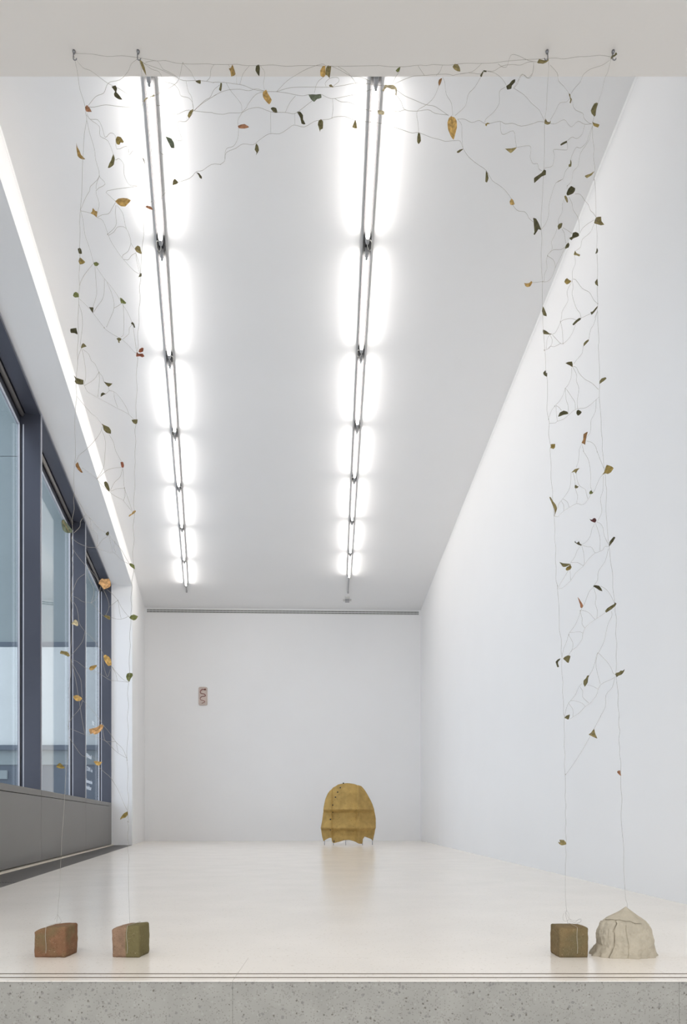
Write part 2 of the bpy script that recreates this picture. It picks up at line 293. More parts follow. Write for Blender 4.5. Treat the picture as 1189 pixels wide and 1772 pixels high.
LEAVES = '''
A k slender 600,128 622,150 638,190 645,238 632,215 618,190 606,155
A d two-lobed 408,315 435,308 446,330 440,352 456,370 484,408 455,402 430,385 425,365 432,350 422,335
A u triangular 226,462 240,443 258,462 272,490 235,486
A t slender 164,697 172,728 188,755 200,785 229,816 195,810 178,795 168,745
A o lance-shaped 421,780 430,805 425,850 405,868 384,875 392,845 405,820
A p rolled 436,680 450,658 470,660 491,692 485,702 472,702 460,714 440,705
A d sliver-thin 617,798 632,815 642,855 634,840 625,820
A s ragged 778,658 790,660 820,675 838,705 840,738 818,738 808,720 795,695
A o fan-shaped 830,960 842,950 866,970 850,985 827,992
A d hooked 990,905 1010,912 1028,935 1026,948 1012,940 1005,922
A k folded 965,470 970,482 955,510 942,532 930,518 942,490
A o triangular 983,277 1020,273 1018,298 1000,292
A o twisted 1155,290 1166,292 1165,320 1160,350 1146,338 1152,315
A c arched 628,418 638,395 665,382 700,374 700,384 668,392 645,406 634,422
B t notched 103,190 118,188 128,165 136,185 149,225 138,242 118,244 115,215
B d pointed 290,172 312,165 316,190 312,245 298,228 286,205
B y rounded 745,180 765,175 766,235 750,253 732,240 730,205
B k folded 770,190 785,170 806,180 800,215 795,258 780,240 766,235
B y broad 336,358 358,337 372,365 398,410 380,440 350,408 337,385
B d squarish 390,465 410,457 428,462 437,496 412,492
B u lens-shaped 166,590 185,575 210,570 242,595 210,602 172,600
B o pointed 290,707 304,722 309,750 290,790 294,770 280,745
B d twisted 570,488 592,488 612,515 612,540 628,570 602,570 600,545 585,515
B s folded 650,368 700,370 735,366 738,392 708,402 688,418 665,400
B o oval 718,555 735,540 750,560 748,605 732,608 728,625 724,605 714,580
B k crumpled 790,305 806,303 820,320 797,320
B k bell-shaped 970,542 978,565 983,602 950,595 960,570
B c squarish 1125,480 1150,477 1172,488 1168,508 1128,500
C c drooping 82,345 92,330 105,306 120,310 160,310 184,326 186,348 182,378 175,372 179,345 176,333 150,333 118,322 98,338 100,351
C g curled 178,205 195,188 210,182 203,208 190,218
C k rounded 568,180 582,162 605,162 618,185 620,213 600,208 580,195
C b pointed 497,258 488,290 475,313 470,290 475,268
C d curled 782,205 800,205 800,218 780,212 768,250 757,240 768,222
C d two-lobed 998,264 996,285 975,308 970,332 945,336 935,315 955,300 975,275
C y flat 558,517 580,528 595,555 597,600 585,645 576,678 555,655 535,610 532,565 542,535
C o drooping 332,632 345,640 350,690 336,708 325,695 326,660
C p hooked 793,572 808,563 822,572 806,574 802,586 794,582
C o winged 598,762 615,748 643,743 625,758 610,770 598,770
C o slender 797,893 808,910 814,945 805,972 792,968 800,935
C k triangular 928,742 970,740 1010,733 985,758 966,770
D k oblong 380,180 392,158 420,160 462,165 470,150 476,160 455,180 425,193 390,188
D o two-lobed 985,145 995,122 1015,118 1025,98 1038,112 1018,130 998,140 990,155
D k hooked 640,435 652,440 654,468 664,485 655,515 645,512 655,490 645,460
D o boat-shaped 848,520 880,516 866,560 862,612 848,627 830,600 824,570
D k cupped 446,645 462,665 482,672 490,658 488,682 465,694 440,684
D p folded 832,668 850,680 892,690 880,715 845,700
D d twisted 570,855 590,840 622,826 625,840 600,852 575,865
D o curled 652,980 662,1000 660,1035 640,1040 638,1022 650,1015
D d rolled 355,1130 385,1110 415,1090 435,1062 450,1075 450,1105 415,1120 358,1168
D k slender 850,1075 830,1105 790,1130 770,1120 780,1108 815,1098
E y oval 520,100 540,68 575,57 615,62 655,90 625,115 600,133 560,132 535,118
E t notched 292,198 308,185 316,157 335,180 350,182 350,240 330,220
E u lens-shaped 783,145 800,133 830,138 852,168 820,165
E d wrapped 180,520 195,508 212,530 216,562 190,562
E p folded 187,635 192,605 203,600 225,618 246,640 225,653 200,660
E g folded 320,650 330,640 345,634 370,655 350,672 328,668
E k rounded 690,520 700,500 715,492 738,505 745,540 752,560 735,562 705,548
E d winged 722,772 732,755 735,738 750,740 748,765
E g rounded 137,940 142,915 160,906 185,920 188,950 155,957
E d triangular 280,1042 320,1045 318,1065 312,1095 298,1070
E g pointed 556,958 575,965 612,1002 600,1010 565,1005 562,980
E d hooked 655,1190 665,1175 680,1185 692,1222 682,1225 672,1200
E o three-lobed 526,1325 545,1312 570,1325 565,1340 552,1342 552,1360 542,1358 540,1340
E d squarish 110,1250 115,1235 168,1232 172,1265 178,1288 150,1272 118,1272
E o triangular 207,1408 212,1375 228,1362 256,1390 230,1400
E r rounded 722,1440 728,1415 750,1404 768,1410 760,1435 735,1446
E r wavy 705,1488 702,1460 712,1445 722,1458 760,1458 773,1478 755,1490 735,1480
F o ragged 193,150 215,172 260,190 285,200 280,230 255,238 222,232 205,210 208,185
F o triangular 462,207 490,218 542,228 525,240 508,258 488,240
F d hooked 433,340 440,318 458,308 485,320 462,326 440,342
F o fan-shaped 712,552 766,548 760,580 748,590 728,580
F o oval 440,582 470,600 510,618 527,645 522,672 490,668 465,645 455,605
F b pointed 210,945 232,930 245,965 275,1022 255,1018 235,1000 215,970
F r squarish 612,928 635,927 644,960 636,980 620,970
F o oval 465,1112 485,1102 500,1120 514,1165 512,1192 490,1170 470,1140
F t shrivelled 685,1412 695,1398 712,1390 725,1370 748,1362 750,1375 735,1390 712,1400 692,1415
G s curled 155,150 165,120 185,112 200,135 235,180 268,225 260,250 225,252 190,240 165,210
G d squarish 610,255 625,243 640,235 645,255 635,280 618,275
G g pointed 852,570 870,562 905,580 912,625 895,615 868,595
G a broad 537,770 545,735 575,722 600,728 650,728 665,770 650,805 600,838 570,800
G k pointed 585,1102 610,1098 655,1110 655,1140 640,1140 605,1118
G g heart-shaped 856,1125 870,1098 900,1088 945,1110 920,1142 895,1147 868,1135
G c rounded 262,1190 280,1150 302,1142 325,1165 330,1200 310,1208 285,1195
G k rolled 142,1480 155,1463 185,1470 220,1475 242,1510 225,1525 180,1500 145,1495
H y oval 548,85 570,72 600,90 618,120 625,170 595,178 570,150 555,120
H t creased 412,205 425,185 455,175 485,170 478,192 455,215 430,225 415,215
H g rounded 768,285 778,255 800,243 825,248 832,275 810,300 795,332 775,312
H y pointed 255,470 285,458 310,462 345,490 330,512 300,515 275,505
H a folded 412,790 450,778 490,765 525,740 550,752 530,800 495,835 465,840 440,818 432,832 418,822
H y cup-shaped 457,1095 480,1090 535,1100 520,1125 495,1133 470,1120
H p humped 95,1148 110,1122 135,1112 155,1130 180,1160 140,1165 115,1158
H p pointed 780,1575 782,1610 760,1635 730,1640 707,1652 715,1632 740,1600
I t oval 70,215 85,190 105,205 117,245 95,255 75,245
I d broad 625,140 640,100 668,72 710,85 705,120 685,145 640,160
I k slender 605,165 620,160 636,185 640,222 630,230 615,200
I d twisted 300,378 330,395 350,425 372,465 380,492 350,490 335,515 315,543 305,535 322,495 325,470 338,440 310,430 303,405
I k notched 912,378 960,375 965,405 1000,438 962,452 920,442 893,435 905,400
I o diamond-shaped 540,458 552,437 586,432 578,470 545,495
I d ragged 655,575 680,562 685,530 712,522 745,530 745,560 715,572 690,580 675,597
I d pointed 610,680 620,645 645,620 655,640 645,670
I k hooked 697,738 710,698 722,725 760,740 750,757 725,745
I d sliver-thin 922,672 935,695 930,720 908,732 918,700
I p rounded 605,1005 612,985 632,966 650,985 672,1000 655,1018 630,1027
I o half-moon 928,975 932,1010 935,1050 912,1030 905,1005
I t shrivelled 213,1015 235,1020 260,1018 280,995 290,1015 272,1045 240,1053 218,1045
I o lance-shaped 385,1290 393,1250 415,1280 432,1320 430,1345 400,1330
I d hooked 930,1242 925,1265 900,1300 872,1328 862,1300 880,1298 910,1262
J d rolled 570,130 600,95 640,65 662,65 655,82 625,105 585,140
J o pointed 248,190 285,205 320,230 348,238 320,242 252,238
J o lance-shaped 745,297 742,315 715,345 688,370 692,335 718,308
J o folded 492,553 515,542 560,540 572,570 570,600 545,578 510,562
J d notched 252,655 278,630 280,662 296,655 295,700 275,692 258,675
J o lance-shaped 860,778 862,748 885,718 925,705 938,718 905,748
J d humped 413,1132 430,1090 470,1070 515,1080 520,1105 475,1112 440,1125
J d rounded 608,1100 615,1070 630,1055 665,1085 655,1105 625,1122
J p squarish 330,1435 382,1428 378,1465 362,1485 335,1470 328,1475 338,1450
J b rolled 690,1320 715,1305 733,1300 722,1340 715,1385 705,1437 668,1415 685,1380
K k winged 488,242 510,220 535,195 582,188 560,215 545,242 528,228
K p broad 820,265 848,235 865,180 880,150 915,165 953,187 925,230 890,250 858,245
K o three-lobed 530,398 532,372 548,372 555,382 572,388 560,402 538,405
K g round 688,455 695,437 715,432 730,455 715,470 695,470
K k slender 255,505 270,498 295,545 325,590 337,630 325,670 312,700 315,650 295,600
K m hooked 690,740 715,748 735,728 755,725 765,755 755,775 725,768 705,760
K d ragged 530,990 535,975 548,995 565,990 575,978 585,1005 605,1018 600,1028 565,1018
K d lance-shaped 902,1040 905,990 930,955 955,928 970,940 945,985 915,1020
K o boat-shaped 365,1205 400,1218 480,1222 470,1240 430,1255 405,1255 385,1235
K p drooping 485,1222 495,1260 480,1290 450,1297 432,1285 440,1265 468,1248
K d pointed 727,1470 745,1455 790,1465 815,1490 832,1520 800,1515 770,1492
L u sliver-thin 460,90 470,95 500,145 522,185 515,208 492,208 490,175
L o lance-shaped 775,245 800,215 840,188 880,165 885,148 905,160 890,190 850,225 785,268
L d bent 208,830 235,800 262,788 258,805 235,830 238,850 248,885 230,885
L o fan-shaped 298,785 320,765 350,755 377,765 370,800 360,836 330,825 308,805
L o lobed 890,970 905,950 935,945 955,925 975,930 998,912 985,950 965,970 930,985 908,1000
L o wavy 530,1040 555,1015 570,985 595,982 582,1010 578,1060 560,1090 540,1115 528,1080
L o fan-shaped 310,1468 335,1440 370,1432 362,1480 345,1484
M k triangular 525,188 555,162 580,130 595,175 618,225 580,210 545,195
M u wedge-shaped 820,570 832,555 852,556 856,590 863,608 850,605 832,590
M k notched 228,1265 275,1267 290,1290 297,1315 255,1323 225,1308 212,1290 235,1298 240,1285
'''.strip().splitlines()
# ---------------------------------------------------------------- helpers
def at(x, y, Y):
    """point of the place seen at pixel (x, y) when it stands Y metres away"""
    return Vector(((x - CX) / F * Y, Y, EYE + (HY - y) / F * Y))

def lin(c):
    return tuple((v / 255 / 12.92) if v <= 10 else ((v / 255 + .055) / 1.055) ** 2.4 for v in c)

def mesh_obj(name, verts, faces, m, parent=None, smooth=False):
    me = bpy.data.meshes.new(name)
    me.from_pydata([tuple(v) for v in verts], [], faces)
    me.update()
    if smooth:
        me.polygons.foreach_set('use_smooth', [True] * len(me.polygons))
    return link(name, me, m, parent)

def link(name, me, m, parent=None):
    o = bpy.data.objects.new(name, me)
    if m and not me.materials:
        me.materials.append(m)
    col.objects.link(o)
    if parent:
        o.parent = parent
        o.matrix_parent_inverse = Matrix.Translation(-Vector(parent.location))
    return o

def bm_obj(name, bm, m, parent=None, smooth=False):
    bmesh.ops.recalc_face_normals(bm, faces=bm.faces)
    me = bpy.data.meshes.new(name); bm.to_mesh(me); bm.free()
    if smooth:
        me.polygons.foreach_set('use_smooth', [True] * len(me.polygons))
    return link(name, me, m, parent)

def empty(name, loc):
    o = bpy.data.objects.new(name, None); o.location = loc; o.empty_display_size = .05
    col.objects.link(o); return o

def tag(o, label=None, cat=None, group=None, kind=None):
    if label: o['label'] = label
    if cat: o['category'] = cat
    if group: o['group'] = group
    if kind: o['kind'] = kind
    return o

def prism(poly, z0, z1):
    """vertical prism over a plan polygon, as (verts, faces)"""
    n = len(poly)
    a = sum(poly[i][0] * poly[(i + 1) % n][1] - poly[(i + 1) % n][0] * poly[i][1] for i in range(n))
    if a < 0: poly = poly[::-1]
    v = [(x, y, z0) for x, y in poly] + [(x, y, z1) for x, y in poly]
    f = [list(range(n))[::-1], list(range(n, 2 * n))] + [[i, (i + 1) % n, n + (i + 1) % n, n + i] for i in range(n)]
    return v, f

def merge(*parts):
    V, Fc = [], []
    for v, f in parts:
        k = len(V); V += list(v); Fc += [[i + k for i in q] for q in f]
    return V, Fc

def boxm(x0, x1, y0, y1, z0, z1):
    return prism([(x0, y0), (x1, y0), (x1, y1), (x0, y1)], z0, z1)

def bevel_box(name, x0, x1, y0, y1, z0, z1, m, parent=None, r=.002):
    bm = bmesh.new(); bmesh.ops.create_cube(bm, size=1)
    for v in bm.verts:
        v.co = ((x0 + x1) / 2 + v.co.x * (x1 - x0), (y0 + y1) / 2 + v.co.y * (y1 - y0), (z0 + z1) / 2 + v.co.z * (z1 - z0))
    bmesh.ops.bevel(bm, geom=list(bm.edges), offset=r, segments=2, affect='EDGES')
    return bm_obj(name, bm, m, parent)

def catmull(pts, n=3):
    if len(pts) < 3: return [Vector(p) for p in pts]
    P = [Vector(p) for p in pts]; P = [2 * P[0] - P[1]] + P + [2 * P[-1] - P[-2]]
    out = []
    for i in range(1, len(P) - 2):
        p0, p1, p2, p3 = P[i - 1:i + 3]
        for k in range(n):
            t = k / n
            out.append(.5 * ((2 * p1) + (p2 - p0) * t + (2 * p0 - 5 * p1 + 4 * p2 - p3) * t * t + (3 * p1 - p0 - 3 * p2 + p3) * t ** 3))
    return out + [P[-2]]

def tube(pts, r, sides=4, rad=None):
    V, Fc = [], []
    n = len(pts); up = Vector((.13, .97, .21))
    for i, p in enumerate(pts):
        t = (pts[min(i + 1, n - 1)] - pts[max(i - 1, 0)])
        if t.length < 1e-9: t = Vector((0, 0, 1))
        t.normalize()
        a = t.cross(up)
        if a.length < 1e-4: a = t.cross(Vector((1, 0, 0)))
        a.normalize(); b = t.cross(a)
        rr = rad[i] if rad else r
        for k in range(sides):
            w_ = 2 * math.pi * (k + .5) / sides
            V.append(p + a * math.cos(w_) * rr + b * math.sin(w_) * rr)
    for i in range(n - 1):
        for k in range(sides):
            k2 = (k + 1) % sides
            Fc.append([i * sides + k, i * sides + k2, (i + 1) * sides + k2, (i + 1) * sides + k])
    Fc += [list(range(sides))[::-1], list(range((n - 1) * sides, n * sides))]
    return V, Fc

# ---------------------------------------------------------------- materials
def mat(name, c, rough=.6, metal=0, var=.06, scale=8, bump=0, bscale=60, spec=.5, srgb=True, objcol=False):
    m = bpy.data.materials.new(name); m.use_nodes = True
    nt = m.node_tree; N = nt.nodes; L = nt.links
    b = N['Principled BSDF']
    b.inputs['Roughness'].default_value = rough; b.inputs['Metallic'].default_value = metal
    b.inputs['Specular IOR Level'].default_value = spec
    tc = N.new('ShaderNodeTexCoord')
    nz = N.new('ShaderNodeTexNoise'); nz.inputs['Scale'].default_value = scale; nz.inputs['Detail'].default_value = 4
    L.new(tc.outputs['Object'], nz.inputs['Vector'])
    mp = N.new('ShaderNodeMapRange'); mp.inputs['From Min'].default_value = .3; mp.inputs['From Max'].default_value = .7
    mp.inputs['To Min'].default_value = 1 - var; mp.inputs['To Max'].default_value = 1 + var
    L.new(nz.outputs['Fac'], mp.inputs['Value'])
    hs = N.new('ShaderNodeHueSaturation'); L.new(mp.outputs['Result'], hs.inputs['Value'])
    cc = lin(c) if srgb else c
    hs.inputs['Color'].default_value = (*cc, 1)
    if objcol:
        oi = N.new('ShaderNodeObjectInfo'); L.new(oi.outputs['Color'], hs.inputs['Color'])
    L.new(hs.outputs['Color'], b.inputs['Base Color'])
    if bump:
        n2 = N.new('ShaderNodeTexNoise'); n2.inputs['Scale'].default_value = bscale; n2.inputs['Detail'].default_value = 5
        L.new(tc.outputs['Object'], n2.inputs['Vector'])
        bp = N.new('ShaderNodeBump'); bp.inputs['Strength'].default_value = bump; bp.inputs['Distance'].default_value = .002
        L.new(n2.outputs['Fac'], bp.inputs['Height']); L.new(bp.outputs['Normal'], b.inputs['Normal'])
    return m

def chips(m, layers):
    """stone chips for terrazzo: (scale, share of cells, size, colour, strength)"""
    nt = m.node_tree; N = nt.nodes; L = nt.links
    b = N['Principled BSDF']; src = b.inputs['Base Color'].links[0].from_socket
    tc = next(n for n in N if n.type == 'TEX_COORD')
    for scale, share, size, c, k in layers:
        v = N.new('ShaderNodeTexVoronoi'); v.inputs['Scale'].default_value = scale; v.inputs['Randomness'].default_value = 1
        wn = N.new('ShaderNodeTexNoise'); wn.inputs['Scale'].default_value = scale * 1.3
        mv = N.new('ShaderNodeVectorMath'); mv.operation = 'MULTIPLY_ADD'
        mv.inputs[1].default_value = (.6 / scale,) * 3
        L.new(tc.outputs['Object'], wn.inputs['Vector']); L.new(wn.outputs['Color'], mv.inputs[0]); L.new(tc.outputs['Object'], mv.inputs[2])
        L.new(mv.outputs[0], v.inputs['Vector'])
        sp = N.new('ShaderNodeSeparateColor'); L.new(v.outputs['Color'], sp.inputs[0])
        a = N.new('ShaderNodeMath'); a.operation = 'LESS_THAN'; L.new(sp.outputs[0], a.inputs[0]); a.inputs[1].default_value = share
        sz = N.new('ShaderNodeMath'); sz.operation = 'MULTIPLY'; L.new(sp.outputs[1], sz.inputs[0]); sz.inputs[1].default_value = size
        d = N.new('ShaderNodeMath'); d.operation = 'LESS_THAN'; L.new(v.outputs['Distance'], d.inputs[0]); L.new(sz.outputs[0], d.inputs[1])
        mm = N.new('ShaderNodeMath'); mm.operation = 'MULTIPLY'; L.new(a.outputs[0], mm.inputs[0]); L.new(d.outputs[0], mm.inputs[1])
        ms = N.new('ShaderNodeMath'); ms.operation = 'MULTIPLY'; L.new(mm.outputs[0], ms.inputs[0]); ms.inputs[1].default_value = k
        mx = N.new('ShaderNodeMixRGB'); L.new(ms.outputs[0], mx.inputs[0]); L.new(src, mx.inputs[1]); mx.inputs[2].default_value = (*lin(c), 1)
        src = mx.outputs[0]
    L.new(src, b.inputs['Base Color'])
    return m

M_wall = mat('white_wall_paint', (.895, .89, .885), .75, var=.008, scale=1.2, bump=.05, bscale=90, srgb=False)
M_ceil = mat('white_ceiling_paint', (.87, .87, .872), .8, var=.008, scale=1.2, bump=.05, bscale=90, srgb=False)
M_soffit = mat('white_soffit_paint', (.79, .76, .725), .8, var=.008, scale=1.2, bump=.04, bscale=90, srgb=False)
M_floor = chips(mat('cream_terrazzo', (.905, .84, .755), .2, var=.03, scale=3, srgb=False, spec=.6),
                [(140, .2, .5, (214, 202, 184), .4), (80, .05, .35, (196, 180, 158), .35), (220, .06, .4, (170, 152, 128), .4)])
M_riser = chips(mat('grey_terrazzo', (158, 155, 147), .55, var=.08, scale=14, spec=.3),
                [(150, .3, .55, (174, 172, 164), .35), (260, .3, .6, (126, 121, 112), .55), (120, .14, .5, (118, 115, 112), .55), (190, .12, .6, (88, 80, 70), .7)])
M_strip = mat('dark_bronze_strip', (92, 74, 50), .45, .6)
M_fin = mat('dark_window_metal', (84, 87, 98), .32, .35, var=.05, scale=2)
M_panel = mat('grey_parapet_metal', (122, 120, 117), .42, .3, var=.02, scale=2)
M_alu = mat('light_aluminium', (205, 208, 216), .5, .0, var=.03)
M_dark = mat('dark_gasket', (42, 44, 52), .5)
M_blind = mat('blind_roller_tube', (150, 146, 142), .35, .6, var=.03)
M_grate = mat('dark_grille_metal', (92, 90, 88), .4, .6, var=.05)
M_flange = mat('grey_lamp_flange', (.045, .045, .047), .6, .0, var=.03, srgb=False)
M_channel = mat('dark_grey_lamp_channel', (.022, .022, .023), .6, .0, var=.03, srgb=False)
M_cap = mat('grey_lamp_holder', (168, 168, 170), .5, var=.04)
M_cable = mat('white_cable', (205, 203, 196), .5)
M_vent = mat('vent_frame_white', (214, 214, 210), .5, var=.02)
M_slot = mat('vent_slot_dark', (60, 58, 56), .7)
M_steel = mat('zinc_hook', (132, 132, 134), .35, .8)
M_thread = mat('linen_thread', (158, 152, 141), .9, var=.1, scale=40)
M_leaf = mat('dry_leaf', (90, 85, 45), .65, var=.5, scale=120, bump=.5, bscale=260, spec=.3, objcol=True)
M_rib = mat('leaf_midrib', (150, 120, 66), .7, var=.15, scale=60, spec=.3)
M_clay = mat('pale_clay', (182, 172, 153), .9, var=.1, scale=26, bump=.45, bscale=110, spec=.2)
M_sheet = chips(mat('ochre_hide', (178, 148, 88), .8, var=.16, scale=9, bump=.5, bscale=40, spec=.25),
                [(70, .25, .4, (106, 84, 50), .6), (30, .2, .35, (134, 106, 62), .5)])
M_stud = mat('black_stud', (42, 42, 50), .5)
M_pin = mat('steel_pin', (130, 136, 150), .3, .7)
M_plaque = mat('pink_glazed_clay', (202, 186, 176), .45, var=.1, scale=12)
M_snake = mat('oxblood_glaze', (134, 80, 70), .4, var=.2, scale=30)
M_letter = mat('white_vinyl', (226, 232, 240), .6)
M_facade = mat('teal_grey_cladding', (152, 163, 160), .6, var=.04, scale=.8)
M_facade2 = mat('pale_blue_facade', (230, 234, 228), .6, var=.04, scale=.8)
M_ledge = mat('dark_ledge_metal', (92, 104, 112), .6)
M_street = mat('street_asphalt', (190, 190, 190), .85, var=.1, scale=4)

M_tube = bpy.data.materials.new('fluorescent_tube'); M_tube.use_nodes = True
_n = M_tube.node_tree.nodes; _l = M_tube.node_tree.links
_e = _n.new('ShaderNodeEmission'); _e.inputs[0].default_value = (1, .955, .91, 1); _e.inputs[1].default_value = TUBE_POWER
_l.new(_e.outputs[0], _n['Material Output'].inputs[0])

M_glass = bpy.data.materials.new('window_glass'); M_glass.use_nodes = True
_n = M_glass.node_tree.nodes; _l = M_glass.node_tree.links
_g = _n.new('ShaderNodeNewGeometry'); _d = _n.new('ShaderNodeVectorMath'); _d.operation = 'DOT_PRODUCT'
_l.new(_g.outputs['Normal'], _d.inputs[0]); _l.new(_g.outputs['Incoming'], _d.inputs[1])
_a = _n.new('ShaderNodeMath'); _a.operation = 'ABSOLUTE'; _l.new(_d.outputs['Value'], _a.inputs[0])
_s = _n.new('ShaderNodeMath'); _s.operation = 'SUBTRACT'; _s.inputs[0].default_value = 1; _l.new(_a.outputs[0], _s.inputs[1])
_p = _n.new('ShaderNodeMath'); _p.operation = 'POWER'; _l.new(_s.outputs[0], _p.inputs[0]); _p.inputs[1].default_value = 5
_m = _n.new('ShaderNodeMath'); _m.operation = 'MULTIPLY_ADD'; _l.new(_p.outputs[0], _m.inputs[0]); _m.inputs[1].default_value = .96; _m.inputs[2].default_value = .04
_t = _n.new('ShaderNodeBsdfTransparent'); _t.inputs[0].default_value = (.985, .99, .99, 1)
_gl = _n.new('ShaderNodeBsdfGlossy'); _gl.inputs['Roughness'].default_value = 0.0; _gl.inputs[0].default_value = (1, 1, 1, 1)
_x = _n.new('ShaderNodeMixShader'); _l.new(_m.outputs[0], _x.inputs[0]); _l.new(_t.outputs[0], _x.inputs[1]); _l.new(_gl.outputs[0], _x.inputs[2])
_l.new(_x.outputs[0], _n['Material Output'].inputs[0])

def brick_mat(name, c1, c2, split=None, seed=0.):
    """fired brick: two tones in patches, or divided across its width at split"""
    m = mat(name, c1, .9, var=.16, scale=45, bump=.6, bscale=190, spec=.15)
    nt = m.node_tree; N = nt.nodes; L = nt.links; b = N['Principled BSDF']
    src = b.inputs['Base Color'].links[0].from_socket
    tc = next(n for n in N if n.type == 'TEX_COORD')
    nz = N.new('ShaderNodeTexNoise'); nz.noise_dimensions = '4D'; nz.inputs['W'].default_value = seed
    nz.inputs['Scale'].default_value = 16; nz.inputs['Detail'].default_value = 6
    L.new(tc.outputs['Object'], nz.inputs['Vector'])
    sx = N.new('ShaderNodeSeparateXYZ'); L.new(tc.outputs['Object'], sx.inputs[0])
    a = N.new('ShaderNodeMath'); a.operation = 'MULTIPLY_ADD'; L.new(sx.outputs[0], a.inputs[0])
    a.inputs[1].default_value = 0 if split is None else 40.0
    a.inputs[2].default_value = 0 if split is None else -split * 40.0
    s = N.new('ShaderNodeMath'); s.operation = 'ADD'; L.new(a.outputs[0], s.inputs[0]); L.new(nz.outputs['Fac'], s.inputs[1])
    mp = N.new('ShaderNodeMapRange'); mp.inputs['From Min'].default_value = .44; mp.inputs['From Max'].default_value = .62
    L.new(s.outputs[0], mp.inputs['Value'])
    mx = N.new('ShaderNodeMixRGB'); L.new(mp.outputs['Result'], mx.inputs[0]); L.new(src, mx.inputs[1]); mx.inputs[2].default_value = (*lin(c2), 1)
    L.new(mx.outputs[0], b.inputs['Base Color'])
    return chips(m, [(420, .18, .5, (168, 146, 120), .4), (260, .05, .45, (176, 154, 128), .5), (380, .2, .5, (70, 54, 38), .5)])

# ---------------------------------------------------------------- the room
CEIL, SOFFIT, ROOM0 = 4.55, 2.712, 2.1208      # ceiling, beam underside, far edge of the beam
EDGE = 1.702                                   # front edge of the raised floor
BL, BR = (-3.874, 13.30), (1.5215, 13.46)      # back corners
def xl(Y): return -2.047 - .1979 * (Y - 4.067)
def xr(Y): return 1.5215 + .0111 * (13.46 - Y)
def yb(X): return 13.30 + (X - BL[0]) * (BR[1] - BL[1]) / (BR[0] - BL[0])
LD = Vector((-.1979, 1)).normalized(); LN = Vector((-LD.y, LD.x))     # along / outward from the left wall
def W(s, q):
    p = Vector((-2.047, 4.067)) + LD * s + LN * q
    return (p.x, p.y)
def wall_block(s0, s1, q0, q1, z0, z1):
    return prism([W(s0, q0), W(s1, q0), W(s1, q1), W(s0, q1)], z0, z1)

TREAD = 1.992
floor = tag(empty('floor', (0, 7, 0)), 'cream terrazzo floor of the white gallery room', kind='structure')
lo = -0.95
mesh_obj('floor_slab', *prism([(xl(TREAD) - .4, TREAD), (xr(TREAD) + .1, TREAD), (xr(13.6) + .1, 13.6), (xl(13.6) - .4, 13.6), ], -.25, 0), M_floor, floor)
xs = [-2.0, -1.397, -.277, .843, 1.70]
for i in range(4):
    a, b = xs[i] + .0003, xs[i + 1] - .0003
    t = bevel_box('stone_tread', a, b, EDGE, TREAD - .0002, -.002, 0, M_floor, floor, r=.0003)
    for y in (1.738, 1.782):
        mesh_obj('inlay_strip', *boxm(a, b, y - .0035, y + .0035, -.004, .0004), M_strip, t)
riser = tag(empty('trim_1', (0, EDGE, lo)), 'speckled grey terrazzo riser below the cream floor edge', kind='structure')
for i in range(4):
    bevel_box('stone_panel', xs[i] + .0002 - (.004 if i == 3 else 0), xs[i + 1] - .0002 - (.0 if i != 2 else .004), EDGE + .003, EDGE + .08, lo, -.0022, M_riser, riser, r=.0003)
mesh_obj('core', *boxm(-4.2, 4.2, EDGE + .09, TREAD + .3, lo, -.26), M_riser, riser)

ceil = tag(mesh_obj('ceiling', *prism([(xl(ROOM0) - .3, ROOM0), (xr(ROOM0) + .3, ROOM0), (xr(13.7) + .3, 13.75), (xl(13.7) - .3, 13.75)], CEIL, CEIL + .3), M_ceil), 'white painted ceiling of the gallery room', kind='structure')
tag(mesh_obj('wall_back', *prism([(BL[0] - .3, yb(BL[0] - .3)), (BR[0] + .3, yb(BR[0] + .3)), (BR[0] + .3, 13.8), (BL[0] - .3, 13.8)], -.25, CEIL), M_wall), 'white end wall of the gallery room', kind='structure')
tag(mesh_obj('wall_right', *prism([(xr(1.712), 1.712), (xr(13.7), 13.7), (xr(13.7) + .3, 13.7), (xr(1.712) + .3, 1.712)], -.25, CEIL), M_wall), 'plain white right-hand wall of the gallery room', kind='structure')
SJ, S0, R, ZO = 7.20, -1.90, .324, 4.232      # far jamb, near jamb, reveal depth, head of the opening
sb = (13.60 - 4.067) / LD.y
tag(mesh_obj('wall_left', *merge(wall_block(S0, SJ, 0, .53, ZO, CEIL), wall_block(SJ, sb, 0, .53, -.25, CEIL), wall_block(-2.40, S0, 0, .53, -.25, CEIL)), M_wall), 'white left-hand wall around the deep window recess', kind='structure')
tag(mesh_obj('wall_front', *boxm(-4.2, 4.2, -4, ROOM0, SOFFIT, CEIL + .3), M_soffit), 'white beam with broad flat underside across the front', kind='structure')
# narrow shadow-gap trims where walls meet the ceiling
for n, (pts) in (('trim_2', [W(S0, -.001), W(sb - .3, -.001), W(sb - .3, .002), W(S0, .002)]),
                 ('trim_3', [(xr(ROOM0) - .001, ROOM0), (xr(13.4) - .001, 13.4), (xr(13.4) + .002, 13.4), (xr(ROOM0) + .002, ROOM0)])):
    tag(mesh_obj(n, *prism(pts, CEIL - .035, CEIL), M_wall), 'thin white trim strip along the ceiling edge of the ' + ('left wall' if n == 'trim_2' else 'right wall'), kind='structure')
